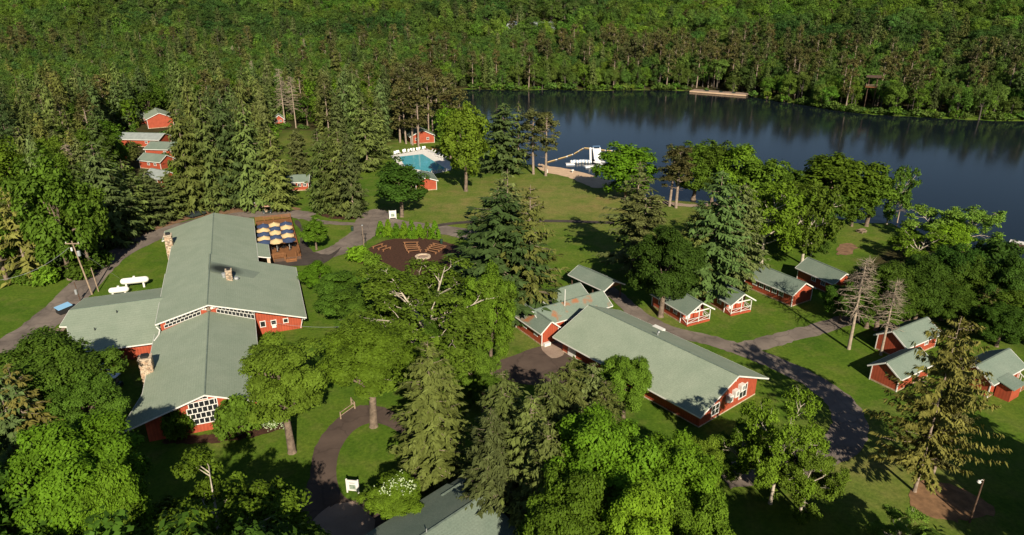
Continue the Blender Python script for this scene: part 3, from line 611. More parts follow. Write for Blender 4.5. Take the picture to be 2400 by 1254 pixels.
# ------------------------------------------------------------------ cabins
def cabin(name, label, loc, yaw, W, L, he, hr, ov=0.45, oe=0.35, porch=0.0, wins=(), gwin=None, group=None, m='roof_cabin', gdoor=None, cat='cabin'):
    t = empty(name, (loc[0], loc[1], ground_z(*loc)), yaw, label, cat, group)
    gable_walls(W, L - porch, he, hr, 'red', t, 0, porch)
    gable_roof(W, L, he, hr, ov, oe, m, t, 0, 0, 0.13)
    MB().box(-W / 2 - .03, W / 2 + .03, porch - .03, L + .03, 0, 0.22).build('foundation', M['stone'], t)
    cb = MB()
    for sx in (-1, 1):
        for yy in (porch, L): cb.box(sx * W / 2 - .06, sx * W / 2 + .06, yy - .06, yy + .06, 0.0, he - .02)
    cb.build('corner_board', M['white'], t)
    if porch:
        MB().box(-W / 2, W / 2, 0, porch - .03, 0.0, 0.35).build('porch_floor', M['red'], t)
        MB().face([(-W / 2, 0, he), (W / 2, 0, he), (0, 0, hr)]).build('porch_gable', M['red'], t) if False else None
        mb = MB()
        for x in (-W / 2 + .07, 0.0, W / 2 - .07): piece('porch_post', 'white', t, (x, .08, he / 2 + (.0 if x else .35)), (0.11, 0.11, he if x else he + .7))
        mb.bar((-W / 2, .08, he - .08), (W / 2, .08, he - .08), .12, .16)
        for a, b_ in ((-W / 2 + .13, -.07), (.07, W / 2 - .13)):
            mb.bar((a, .08, 1.15), (b_, .08, 1.15), .06); mb.bar((a, .08, .5), (b_, .08, .5), .06)
            mb.bar((a, .08, .55), (b_, .08, 1.1), .05)
        for sx in (-1, 1):
            mb.bar((sx * (W / 2 - .05), .15, 1.15), (sx * (W / 2 - .05), porch - .08, 1.15), .08); mb.bar((sx * (W / 2 - .05), .15, .5), (sx * (W / 2 - .05), porch - .08, 1.1), .07)
        mb.build('railing', M['white'], t)
        door(t, (-W * .18, porch, 0.36), (1, 0, 0), (0, -1, 0), 0.9, 1.85)
        window(t, (W * .25, porch, 1.5), (1, 0, 0), (0, -1, 0), 0.7, 0.7, 1, 1)
    if gdoor is not None: door(t, (gdoor, 0, 0.2), (1, 0, 0), (0, -1, 0), 0.9, 1.9)
    for side, y in wins: window(t, (side * W / 2, y, he * .62), (0, side, 0), (side, 0, 0), 0.85, 0.75, 2, 1)
    if gwin: 
        for x in gwin: window(t, (x, porch, he * .62), (1, 0, 0), (0, -1, 0), 0.8, 0.75, 2, 1)
    return t
R_ = math.radians
cabin('cabin', 'red porch cabin beside the road under the dark round broadleaf tree', (29.95, 99.6), R_(27), 4.7, 9.0, 2.35, 3.75, porch=1.7, wins=[(-1, 3.0), (-1, 4.8), (-1, 6.8)], group='red porch cabins along the lawn')
cabin('cabin', 'red porch cabin on the lawn with a dark spruce shading its rear roof', (37.85, 103.2), R_(24), 4.2, 9.0, 2.35, 3.65, porch=1.7, wins=[(-1, 3.0), (-1, 4.8), (-1, 6.8)], group='red porch cabins along the lawn')
cabin('cabin', 'long red cabin on the lawn with five windows along its side wall', (49.4, 107.3), R_(31), 5.0, 10.2, 2.45, 3.85, wins=[(-1, 2.3), (-1, 3.7), (-1, 5.1), (-1, 6.5), (-1, 7.9)])
cabin('cabin', 'short red cabin behind the bare dead pine and beside the long cabin', (58.2, 111.6), R_(25), 4.6, 8.0, 2.45, 3.8, wins=[(-1, 2.2), (-1, 4.3)])
cabin('cabin', 'red cabin with a brown cross beam on its gable beside the thinner dead pine', (55.4, 89.5), R_(-59), 4.2, 8.2, 2.45, 3.85, wins=[(1, 5.5)], gwin=None)
c6 = cabin('cabin', 'low red cabin half hidden behind the brown wide pine', (50.3, 81.0), R_(-58), 3.8, 7.4, 2.3, 3.55, wins=[(1, 4.5)], gwin=None)
c7 = cabin('cabin', 'red cabin with white porch steps east of the brown wide pine', (61.4, 79.7), R_(-58), 4.2, 8.2, 2.45, 3.8, gwin=None)
mb = MB()
for k in range(5): mb.box(2.3 + k * .28, 2.58 + k * .28, 5.2, 7.0, 0, 1.0 - k * .2)
mb.build('porch_steps', M['bench'], c7)
mb = MB()
for y in (5.2, 7.0):
    mb.bar((2.3, y, 1.9), (3.8, y, 1.0), .08)
    for k in range(4): mb.bar((2.35 + k * .45, y, .1), (2.35 + k * .45, y, 1.9 - k * .27), .07)
mb.build('railing', M['white'], c7)
MB().slab([(2.2, 1.0, 2.6), (4.4, 1.0, 2.0), (4.4, 4.2, 2.0), (2.2, 4.2, 2.6)], .12).build('porch_roof', M['roof_cabin'], c7)
MB().box(2.3, 4.1, 1.3, 3.9, 0, 2.0).build('porch_wall', M['red'], c7)
an = cabin('shower_house', 'small red gabled annex with a wide wing tucked behind the recreation hall', (5.75, 92.95), R_(32), 3.0, 7.2, 2.5, 3.75, wins=[(-1, 1.6), (-1, 4.6)], group=None, cat='building', m='roof_litter')
piece('white_bench_box', 'white', an, (-0.8, -0.35, 0.3), (1.1, 0.5, 0.5))
wing = empty('annex_wing', (3.4, 96.2, 0), R_(-57.5), 'long green roofed red wing joined to the annex behind the recreation hall', 'building')
gable_walls(4.4, 13.2, 2.55, 4.0, 'red', wing, 0, 0); gable_roof(4.4, 13.2, 2.55, 4.0, .4, .35, 'roof_litter', wing, 0, 0, .13, trim=False)
for yy in (4.6, 6.4, 8.0): window(wing, (2.2, yy, 1.6), (0, 1, 0), (1, 0, 0), .8, .8, 2, 1)
MB().bar((0, -.38, 4.05), (2.65, -.38, 2.35), .06, .22).bar((0, -.38, 4.05), (-2.65, -.38, 2.35), .06, .22).bar((2.68, -.35, 2.35), (2.68, 13.6, 2.35), .06, .15).bar((0, 13.6, 4.05), (2.65, 13.6, 2.35), .06, .22).build('fascia', M['white'], wing)
cabin('cabin', 'low red cabin behind the annex under the gaunt olive spruce', (4.6, 103.6), R_(-57), 4.0, 8.0, 2.3, 3.4, wins=[(1, 2.0), (1, 5.0)])
# open pavilion
pv = empty('pavilion', (17.4, 108.7, 0), R_(37), 'open sided green roofed pavilion sheltering bicycles on the lawn edge', 'pavilion')
gable_roof(4.2, 8.6, 2.55, 3.6, .4, .3, 'roof_cabin', pv, 0, 0, .12)
for yy in (.2, 3.0, 5.7, 8.4):
    for xx in (-1.95, 1.95): piece('post', 'dark_pole', pv, (xx, yy, 1.25), (.16, .16, 2.5))
MB().face([(-2.1, .05, 2.5), (2.1, .05, 2.5), (0, .05, 3.5)]).build('gable_panel', M['wood'], pv)
# bathhouse, huts and distant cabins
cabin('pool_hut', 'small red hut with green roof at the near corner of the pool', (-22.8, 178.6), R_(16), 5.5, 7.5, 2.6, 3.5, cat='hut')
cabin('cabin', 'red lakeside cabin behind the tall thin pines above the pool', (-31.0, 239.0), R_(18), 8.2, 6.0, 2.6, 4.6, gwin=(-2.2, 1.8), cat='cabin')
cabin('cabin', 'red cabin with four white windows behind the spruces by the cart lot', (-54.6, 181.2), R_(99), 4.8, 7.4, 2.5, 3.6, wins=[(-1, .9), (-1, 2.3), (-1, 3.7), (-1, 5.1)])
cabin('cabin', 'tiny brown gabled hut at the wood edge above the small clearing', (-92.0, 275.0), R_(18), 3.4, 4.0, 2.2, 3.6, gwin=(-.8, .6))
cabin('barn', 'red barn with pale green roof in the spruce wood', (-135.5, 268.0), R_(30), 9.0, 14.0, 3.6, 5.6, m='roof', cat='barn')
for (x, y, yaw, Wd, Ln, lab, mm) in ((-141.0, 279.0, 84, 8, 13, 'dark green roofed shed at the shaded side of the red barn', 'roof_cabin'), (-119.0, 236.0, 84, 7, 15, 'long pale grey roofed building just in front of the red barn', 'greyroof'), (-105.5, 221.0, 84, 8, 11, 'green roofed red building between the spruces below the pale roofed one', 'roof_cabin'),
        (-103.0, 203.0, 70, 5, 8, 'red cabin glimpsed between spruces with a green roof', 'roof_cabin'), (-118.0, 205.0, 84, 7, 14, 'grey green roofed building mostly hidden by young spruces', 'roof_cabin'), (-93.0, 183.0, 60, 5, 7, 'pale roofed hut deep in the spruces behind the hall road', 'greyroof')):
    cabin('cabin', lab, (x, y), R_(yaw), Wd, Ln, 2.6, 4.0, m=mm, wins=[(-1, 2.0), (-1, 4.5)])
hs = cabin('house', 'pale roofed house among far trees across the lake', (G(1290, 85, 15)[0], 545.0), R_(70), 14, 34, 5, 8.5, m='farroof', cat='house')
for o_ in hs.children:
    if o_.name.startswith('wall'): o_.data.materials[0] = M['greyroof']
cabin('shed', 'small white and red shed far in the wood beyond the camp', (-140, 455), R_(40), 6, 8, 4.0, 6.0, m='farroof', cat='shed')
# near office building, cut by the lower edge of the picture
of = empty('camp_office', (-5.85, 58.4, 0), R_(-44.5), 'dim green gabled roof beside the white flowering dogwood', 'building')
gable_roof(9.8, 16.0, 3.0, 4.9, 1.0, .4, 'roof_cabin', of, 5.9, -17.6, .16, trim=False); gable_walls(9.8, 16.0, 3.0, 4.9, 'red', of, 5.9, -17.6)
gable_roof(2.6, 3.2, 2.6, 3.3, .25, .25, 'roof_cabin', of, 1.6, -3.0, .12, trim=False); gable_walls(2.6, 3.0, 2.6, 3.3, 'red', of, 1.6, -2.9)
for yy in (-2.4, -8.5): MB().tube((5.9, yy, 4.7), (5.9, yy, 5.5), .05, .05).build('vent_pipe', M['steel'], of)
MB().tube((1.6, .0, 3.2), (1.6, .0, 3.9), .05, .05).build('vent_pipe', M['steel'], of)

# ------------------------------------------------------------------ things on the site
RO = random.Random(21)
# terrace deck beside the hall with striped rows of parasols
DZ = 0.75
dk = empty('terrace_deck', (*G(650, 560, DZ), 0), R_(21), 'brown timber terrace deck with railings beside the dining hall', 'deck')
def dl(px, py, z=DZ):
    x, y = G(px, py, z); x -= dk.location.x; y -= dk.location.y; c_, s_ = math.cos(R_(21)), math.sin(R_(21)); return (x * c_ + y * s_, -x * s_ + y * c_)
cs = [dl(601, 519), dl(687, 519), dl(703, 588), dl(684, 602), dl(637, 598)]
ux = [p[0] for p in cs]; uy = [p[1] for p in cs]
X0, X1, Y0, Y1 = min(ux) - .2, max(ux) - .3, min(uy), max(uy)
nb_ = 60
pm = MB().box(0, X1 - X0, -.5, .5, -.04, 0).mesh('deck_plank', M['wood'])
for k in range(nb_):
    o = part('plank', pm, dk, (X0, Y0 + (k + .5) * (Y1 - Y0) / nb_, DZ + RO.uniform(-.006, .006))); o.scale = (1, (Y1 - Y0) / nb_ - .02, 1)
MB().box(X0 + .05, X1 - .05, Y0 + .05, Y1 - .05, 0, DZ - .06).build('deck_base', M['dark_pole'], dk)
def rail(p, q, name='railing'):
    p, q = Vector((*p, DZ)), Vector((*q, DZ)); n = max(2, int((q - p).length / 1.6)); mb = MB()
    for k in range(n + 1): r = p.lerp(q, k / n); mb.box(r.x - .06, r.x + .06, r.y - .06, r.y + .06, 0, DZ + 1.05)
    for h in (.25, .5, .75, 1.0): mb.bar(p + Vector((0, 0, h)), q + Vector((0, 0, h)), .05, .14)
    mb.build(name, M['wood'], dk)
rail((X1 - .1, Y1), (X1 - .1, Y0 + 1.5)); rail((X0 + .4, Y0 + .1), (X1 - 3.2, Y0 + .1)); rail((X0, Y1 - .1), (X1, Y1 - .1)); rail((X1 - 3.0, Y0 - .6), (X1 - 3.0, Y0 + .1)); rail((X1 - .1, Y0 + 1.5), (X1 - 1.0, Y0 - .3))
MB().box(X1 - 2.9, X1 - 1.0, Y0 - .9, Y0 + .1, 0, .25).box(X1 - 2.9, X1 - 1.0, Y0 - .5, Y0 + .1, .25, .5).build('deck_step', M['wood'], dk)
cm = {}
for key in ('blue_c', 'tan_c'):
    mb = MB(); n = 8; R0 = 1.42
    top = (0, 0, 2.75); ring = [(R0 * math.cos(2 * math.pi * (k + .5) / n), R0 * math.sin(2 * math.pi * (k + .5) / n), 2.18) for k in range(n)]
    for k in range(n):
        a, b_ = Vector(ring[k]), Vector(ring[(k + 1) % n]); m_ = (a + b_) / 2; m_.z += .04
        mb.face([top, a, m_]); mb.face([top, m_, b_]); mb.face([a, a - Vector((0, 0, .16)), b_ - Vector((0, 0, .16)), b_])
    cm[key] = mb.mesh('canopy_' + key, M[key])
pole_m = MB().tube((0, 0, 0), (0, 0, 2.85), .03, .03, 6).mesh('parasol_pole', M['white']); base_m = MB().lathe([(0, .12), (.25, .1), (.28, 0)], 10).mesh('parasol_base', M['black'])
tt = MB().lathe([(0, .74), (.6, .74), (.6, .69), (0, .69)], 12).mesh('table_top', M['black']); tl = MB()
for k in range(4): tl.tube((.35 * math.cos(k * 1.57), .35 * math.sin(k * 1.57), 0), (.2 * math.cos(k * 1.57), .2 * math.sin(k * 1.57), .7), .025, .025, 5)
tl = tl.mesh('table_legs', M['black'])
chs = MB().box(-.22, .22, -.22, .22, .42, .46).mesh('chair_seat', M['black']); chb = MB().box(-.22, .22, .2, .24, .5, .9).mesh('chair_back', M['black'])
chl = MB().box(-.21, -.17, -.21, -.17, 0, .42).box(.17, .21, -.21, -.17, 0, .42).box(-.21, -.17, .19, .23, 0, .52).box(.17, .21, .19, .23, 0, .52).mesh('chair_legs', M['black'])
rowsU = [[(617, 527), (642, 524), (669, 522)], [(617, 537), (644, 533), (670, 530)], [(618, 546), (644.5, 542.5), (671.5, 540)], [(619, 556), (645, 553), (673, 549)], [(619.5, 565), (647, 562.5), (676, 559)]]
names_r = ['row nearest the cart lot', 'second row from the cart lot', 'middle row of the terrace', 'fourth row from the cart lot', 'row nearest the terrace tables']; names_c = ['beside the hall wall', 'in the middle column', 'beside the outer railing']
def bistro(x, y, z, lab, nch=4, tilt=0.0):
    t = empty('bistro_table', (x, y, z), RO.uniform(0, 1), lab, 'table', 'bistro tables on the terrace'); part('table_top', tt, t); part('leg_frame', tl, t)
    for k in range(nch):
        a = k * math.pi * 2 / nch + .4; c_ = empty('bistro_chair', (x + .95 * math.cos(a), y + .95 * math.sin(a), z), a - math.pi / 2, 'black terrace chair drawn up to ' + lab.replace('black ', 'the '), 'chair', 'black chairs on the terrace')
        part('seat', chs, c_); part('backrest', chb, c_); part('legs', chl, c_)
for i, r in enumerate(rowsU):
    for j, (px, py) in enumerate(r):
        key = 'tan_c' if (i + j) % 2 else 'blue_c'; x, y = G(px, py, DZ + 2.45)
        u = empty('parasol', (x, y, DZ), 0.36, ('tan' if key == 'tan_c' else 'navy blue') + ' octagonal parasol ' + names_c[j] + ', ' + names_r[i], 'parasol', 'parasols over the terrace tables')
        part('canopy', cm[key], u); part('pole', pole_m, u); part('base', base_m, u)
for (px, py, lab) in ((650, 577, 'black bistro table in the open beside the front railing'), (679, 573, 'black bistro table in the open beside the outer steps')): bistro(*G(px, py, DZ + .7), DZ, lab)

# fire circle: benches and stone ring
bench_s = MB().box(-1.75, 1.75, -.16, .16, .36, .44).mesh('bench_plank', M['bench']); bench_l = MB().box(-1.5, -1.3, -.14, .14, 0, .36).box(1.3, 1.5, -.14, .14, 0, .36).mesh('bench_legs', M['bench'])
ordn = ['front', 'second', 'middle', 'fourth', 'back']
def bench(p, q, lab):
    a, b_ = G(*p, .4), G(*q, .4); t = empty('log_bench', ((a[0] + b_[0]) / 2, (a[1] + b_[1]) / 2, 0.03), math.atan2(b_[1] - a[1], b_[0] - a[0]), lab, 'bench', 'benches round the fire circle')
    ln = math.hypot(a[0] - b_[0], a[1] - b_[1]); t.scale = (ln / 3.5, 1, 1); part('seat', bench_s, t); part('legs', bench_l, t)
for k, (p, q) in enumerate([((954, 589), (988, 585.5)), ((950, 583), (985.5, 581)), ((948, 579), (984, 578)), ((946.5, 574.5), (981, 574)), ((945, 568), (981, 567.5))]): bench(p, q, ordn[k] + ' bench of the middle block, counted from the fire ring')
for k, (p, q) in enumerate([((996, 585), (1024, 592)), ((1000, 581), (1032, 587)), ((1004, 577), (1038, 583)), ((1008, 573.5), (1043, 580)), ((1014, 570), (1046, 577))]): bench(p, q, ordn[k] + ' bench of the block by the big spruce, counted from the fire ring')
for k, (p, q) in enumerate([((896, 586), (916, 579)), ((885, 583), (906, 575)), ((872, 579), (897, 571))]): bench(p, q, ['front', 'middle', 'back'][k] + ' bench of the short block beside the grassy bank')
fx, fy = G(991, 603)
fr = empty('fire_pit', (fx, fy, 0.03), 0, 'round pale stone fire pit in the dark mulch circle', 'fire pit')
for k in range(20):
    a = 2 * math.pi * k / 20; mb = MB().box(-.24, .24, -.2, .2, 0, RO.uniform(.22, .32)); o = mb.build('stone', M['stone2'], fr); o.location = (1.35 * math.cos(a), 1.35 * math.sin(a), 0); o.rotation_euler = (0, 0, a + math.pi / 2 + RO.uniform(-.1, .1))
MB().lathe([(0, .06), (1.2, .05)], 16).build('ash_bed', M['gravel'], fr)

# signs
def sign(loc, yaw, wd, ht, z0, lab, tilt=0):
    t = empty('notice_board', (*loc, 0), yaw, lab, 'sign'); 
    for sx in (-1, 1): MB().box(sx * wd / 2 - .07, sx * wd / 2 + .07, -.06, .06, 0, z0 + ht + .12).build('post', M['white'], t)
    MB().box(-wd / 2 + .072, wd / 2 - .072, -.04, .04, z0, z0 + ht).build('board', M['white'], t)
    MB().box(-wd * .28, wd * .28, -.052, -.042, z0 + ht * .14, z0 + ht * .58).build('picture', M['photo_print'], t)
    MB().box(-wd * .30, wd * .30, -.052, -.042, z0 + ht * .76, z0 + ht * .80).box(-wd * .22, wd * .22, -.052, -.042, z0 + ht * .68, z0 + ht * .71).build('printed_line', M['steel'], t)
sign(G(828, 1156), R_(-8), 1.25, 1.35, .35, 'white notice board with a green picture on the lawn island')
sign(G(921, 513), R_(12), 1.5, 1.7, .3, 'white notice board under the round tree by the road junction')
# bins
bin_m = MB().lathe([(0, 1.0), (.3, .98), (.34, .9), (.34, .85), (.30, .84), (.27, 0)], 12)
for (px, py), lab in (((826, 541), 'dark green litter bin on the point of lawn at the junction'), ((1034.5, 571), 'dark green litter bin behind the benches near the big spruce')):
    t = empty('litter_bin', (*G(px, py), 0), 0, lab, 'bin', 'green litter bins'); part('drum', bin_m.mesh('bin_drum', M['green_bin']), t); MB().lathe([(.1, 1.06), (.33, .98)], 12).build('lid', M['black'], t)
# short dark post and thin pole near the hedge
x, y = G(858, 572); t = empty('path_light', (x, y, 0), 0, 'short black path light on the bank below the hedge', 'lamp'); MB().tube((0, 0, 0), (0, 0, 2.2), .07, .07).build('post', M['black'], t); MB().box(-.35, .35, -.1, .1, 2.2, 2.32).build('lamp_head', M['black'], t)
x, y = G(853, 577); t = empty('tall_pole', (x, y, 0), 0, 'thin tall grey pole beside the short black path light', 'pole'); MB().tube((0, 0, 0), (-.1, .2, 4.6), .06, .045).build('shaft', M['pole'], t); MB().box(-.15, .15, -.1, .1, 4.5, 4.7).build('lamp_head', M['steel'], t)

# golf carts and the red utility truck
def cart(loc, yaw, body, roof, lab, roof_h=1.85, group='carts at the camp'):
    t = empty('golf_cart', (*loc, 0.04), yaw, lab, 'golf cart', group)
    mb = MB(); mb.box(-.58, .58, -1.05, 1.05, .28, .42); mb.box(-.55, .55, -1.05, -.45, .42, .75); mb.face([(-.55, .45, .42), (.55, .45, .42), (.5, 1.1, .75), (-.5, 1.1, .75)]); mb.box(-.52, .52, .72, 1.15, .42, .85)
    mb.build('body', M[body], t)
    MB().box(-.52, .52, -.42, .08, .42, .72).box(-.52, .52, -.5, -.38, .72, 1.15).build('seat', M['seat'], t)
    MB().slab([(-.62, -.95, roof_h), (.62, -.95, roof_h), (.62, .85, roof_h), (-.62, .85, roof_h)], .09).build('canopy', M[roof], t)
    for sx in (-1, 1):
        MB().tube((sx * .52, -.85, .7), (sx * .54, -.85, roof_h - .08), .025, .025, 6).build('strut', M['black'], t); MB().tube((sx * .5, .85, .8), (sx * .54, .7, roof_h - .08), .025, .025, 6).build('strut', M['black'], t)
        for yy in (-.72, .78):
            wl_ = MB().lathe([(.0, .1), (.2, .1), (.24, .06), (.24, -.06), (.2, -.1), (.0, -.1)], 12, axis='x').build('wheel', M['black'], t); wl_.location = (sx * .55, yy, .24)
            MB().lathe([(0, .0), (.12, .0)], 8, axis='x').build('hub', M['steel'], wl_).location = (sx * .105, 0, 0)
        MB().lathe([(.0, 1.17), (.09, 1.15)], 8, axis='z').build('headlight', M['white'], t).location = (sx * .35, 1.16, -.5)
cart(G(627, 500), R_(-78), 'dark_body', 'tan_roof', 'dark green cart with a tan roof parked on the lot by the spruces')
cart(G(603, 491), R_(-80), 'white', 'vinyl', 'white cart with a white roof parked under the spruces')
cart(G(246, 912), R_(80), 'dark_body', 'vinyl', 'white roofed cart in the shaded courtyard, the one by the service porch', 1.95)
cart(G(268, 909), R_(84), 'dark_body', 'vinyl', 'white roofed cart in the shaded courtyard, the one nearer the chimney', 1.95)
tk = empty('utility_truck', (*G(627, 484), 0), R_(-80), 'small red utility truck behind the tan roofed cart', 'truck')
MB().box(-.8, .8, -1.9, 0.3, .55, .7).box(-.8, -.74, -1.9, .3, .7, 1.15).box(.74, .8, -1.9, .3, .7, 1.15).box(-.74, .74, -1.9, -1.84, .7, 1.15).build('cargo_bed', M['red_truck'], tk)
mb = MB(); mb.box(-.8, .8, .32, 1.9, .5, 1.15); mb.face([(-.76, .4, 1.15), (.76, .4, 1.15), (.68, .55, 1.75), (-.68, .55, 1.75)]); mb.face([(.76, 1.5, 1.15), (-.76, 1.5, 1.15), (-.68, 1.15, 1.75), (.68, 1.15, 1.75)])
mb.box(-.68, .68, .55, 1.15, 1.7, 1.78); mb.build('cab', M['red_truck'], tk)
MB().box(-.72, .72, .5, 1.35, 1.2, 1.68).build('window', M['glass'], tk)
for sx in (-1, 1):
    for yy in (-1.2, 1.2): MB().lathe([(0, .1), (.26, .1), (.32, .06), (.32, -.06), (.26, -.1), (0, -.1)], 14, axis='x').build('wheel', M['black'], tk).location = (sx * .75, yy, .33)
    MB().lathe([(0, 0), (.1, -.02)], 8).build('headlight', M['white'], tk).location = (sx * .55, 1.9, 1.0)
# a dark parked car by the rear of the hall
pc = empty('parked_car', (*G(461, 507), 0.04), R_(-35), 'dark parked car by the wood behind the hall roof', 'car')
mb = MB(); mb.v = []; 
for y, z0, z1, hw in ((-2.1, .4, .85, .8), (-1.0, .3, .95, .86), (.9, .3, .95, .86), (2.1, .4, .75, .78)):
    i = len(mb.v); mb.v += [(-hw, y, z0), (hw, y, z0), (hw, y, z1), (-hw, y, z1)]
    if i: mb.f += [(i - 4 + k, i - 4 + (k + 1) % 4, i + (k + 1) % 4, i + k) for k in range(4)]
mb.f += [(3, 2, 1, 0), (12, 13, 14, 15)]; mb.build('body', M['dark_body'], pc)
mb = MB(); mb.v = [(-.75, -1.7, .92), (.75, -1.7, .92), (.78, .9, .95), (-.78, .9, .95), (-.6, -1.1, 1.42), (.6, -1.1, 1.42), (.6, .2, 1.42), (-.6, .2, 1.42)]; mb.f = [(0, 1, 5, 4), (1, 2, 6, 5), (2, 3, 7, 6), (3, 0, 4, 7), (4, 5, 6, 7)]; mb.build('cabin', M['glass'], pc)
for sx in (-1, 1):
    for yy in (-1.35, 1.35): MB().lathe([(0, .1), (.25, .1), (.31, .05), (.31, -.05), (.25, -.1), (0, -.1)], 12, axis='x').build('wheel', M['black'], pc).location = (sx * .8, yy, .32)

# utility pole, stubs, tanks, bin
ux_, uy_ = G(216, 690)
up = empty('utility_pole', (ux_, uy_, 0), R_(10), 'tall leaning utility pole with crossarm and grey transformer by the road', 'utility pole')
UT = (-.9, -.5, 10.2)
MB().tube((0, 0, 0), UT, .15, .10, 8).build('pole', M['pole'], up)
MB().bar((UT[0] - 1.2, UT[1] + .25, 9.75), (UT[0] + 1.2, UT[1] - .25, 9.75), .12, .14).build('crossarm', M['pole'], up)
for k in (-1.05, 0, 1.05): MB().lathe([(.03, 0), (.07, .06), (.05, .12), (.07, .18), (0, .24)], 8).build('insulator', M['white'], up).location = (UT[0] + k, UT[1] - k * .2, 9.84)
MB().lathe([(0, .5), (.26, .46), (.28, .4), (.28, -.4), (0, -.45)], 12).build('transformer', M['steel'], up).location = (UT[0] + .75, UT[1] - .3, 8.0)
MB().lathe([(0, .3), (.16, .28), (.16, -.3), (0, -.3)], 10).build('cutout', M['white'], up).location = (UT[0] - .15, UT[1] - .4, 8.9)
for (px, py, h, lab) in ((189, 706, 3.6, 'short dark post with a meter box beside the hall road'), (231, 683, 4.6, 'short stub pole standing just behind the utility pole')):
    x, y = G(px, py); t = empty('stub_pole', (x, y, 0), 0, lab, 'post'); MB().tube((0, 0, 0), (-.25, -.1, h), .10, .08).build('pole', M['dark_pole'] if h < 4 else M['pole'], t)
    if h < 4: MB().box(-.4, -.05, -.35, -.12, 1.4, 2.3).build('meter_box', M['steel'], t)
def wire(p, q, sag, lab, r=.022):
    mb = MB(); p, q = Vector(p), Vector(q); prev = p
    for k in range(1, 15):
        t = k / 14; c_ = p.lerp(q, t); c_.z -= sag * 4 * t * (1 - t); mb.tube(prev, c_, r, r, 4, False); prev = c_
    o = mb.build('power_line', M['steel']); tag(o, lab, 'wire')
wire((ux_ - 1.6, uy_ - .5, 9.0), (*G(20, 720), 5.0), 1.0, 'thin wire sagging from the utility pole across the lawn')
wire((ux_ - .2, uy_ - .6, 8.6), (*G(281, 655), .2), .0, 'steel guy wire from the utility pole down to the grass', .018)
hm = Matrix.Translation((HX, HY, 0)) @ Matrix.Rotation(R_(21), 4, 'Z')
wire(hm @ Vector((8.6, 24.0, 2.2)), (*G(800, 815), 3.5), .4, 'pale service wire from the hall wall towards the trees', .02)
def tank(loc, yaw, L, r, lab, legs):
    t = empty('propane_tank', (*loc, 0), yaw, lab, 'tank', 'white propane tanks behind the kitchen wing'); z = r + (.75 if legs else .35)
    prof = [(0, -L / 2)] + [(r * math.sin(a), -L / 2 + r * (1 - math.cos(a))) for a in (.5, 1.0, 1.57)] + [(r * math.sin(a), L / 2 - r * (1 - math.cos(a))) for a in (1.57, 1.0, .5)] + [(0, L / 2)]
    MB().lathe(prof, 16, (0, 0, z), 'x').build('vessel', M['tank'], t, smooth=True)
    for x in (-L * .3, L * .3): MB().box(x - .15, x + .15, -r * .8, r * .8, 0, z - r * .75).build('saddle', M['concrete'], t)
    MB().lathe([(0, .3), (.2, .28), (.22, 0)], 10).build('valve_dome', M['tank'], t).location = (0, 0, z + r - .04)
    tag(t)
tank(G(319, 673), R_(17), 4.7, .58, 'larger white propane tank on concrete saddles in the grass', True)
tank(G(281, 690), R_(17), 3.3, .52, 'smaller white propane tank close behind the kitchen roof', False)
x, y = G(152, 733); t = empty('skip_bin', (x, y, 0), R_(-35), 'pale blue lidded waste skip at the road edge', 'bin')
MB().box(-.7, .7, -1.0, 1.0, .15, 1.1).build('tub', M['black'], t); MB().slab([(-.8, -1.1, 1.2), (.8, -1.1, 1.1), (.8, 1.1, 1.3), (-.8, 1.1, 1.4)], .1).build('lid', M['bluebin'], t)
x, y = G(128, 792); t = empty('brick_stand', (x, y, 0), R_(12), 'low pinkish brick stand at the kitchen wing end', 'wall')
for j in range(4):
    for k in range(6): piece('brick', 'stone', t, (-1.0 + k * .42 + (.2 if j % 2 else 0), -.5, .15 + j * .26), (.40, .4, .24))
MB().box(-1.15, 1.5, -.3, .9, 0, .95).build('core', M['mortar'], t); MB().box(-1.2, 1.55, -.72, .95, 1.03, 1.13).build('top_slab', M['gravel'], t)
x, y = G(134, 815); t = empty('concrete_step', (x, y, 0), R_(12), 'pale concrete loading step in front of the brick stand', 'step'); MB().box(-1.2, 1.6, -.4, .4, 0, .5).box(-1.2, .8, -.9, -.402, 0, .25).build('step_block', M['gravel'], t)

# lamp post, flagpole, rail fences, crate on the beach
x, y = G(2272, 1225); t = empty('lamp_post', (x, y, 0), 0, 'dark wooden lamp post with a white hooded lamp', 'lamp post')
MB().tube((0, 0, 0), (.12, .05, 5.35), .1, .075).build('pole', M['dark_pole'], t); MB().tube((.12, .03, 5.2), (-.15, -.1, 5.42), .03, .03, 6).tube((-.15, -.1, 5.42), (-.42, -.2, 5.35), .03, .03, 6).build('arm', M['white'], t)
MB().lathe([(0, .18), (.12, .16), (.2, .0), (.15, -.1), (0, -.12)], 10, (-.5, -.23, 5.25)).build('lamp_head', M['white'], t)
x, y = G(1322, 766); t = empty('flagpole', (x, y, 0), 0, 'slim white flagpole standing in front of the annex roof', 'pole'); MB().tube((0, 0, 0), (0, 0, 6.4), .08, .06).lathe([(0, .12), (.1, .06), (0, 0)], 8, (0, 0, 6.4)).build('shaft', M['white'], t); MB().box(-.25, .25, -.25, .25, 0, .12).build('base', M['concrete'], t)
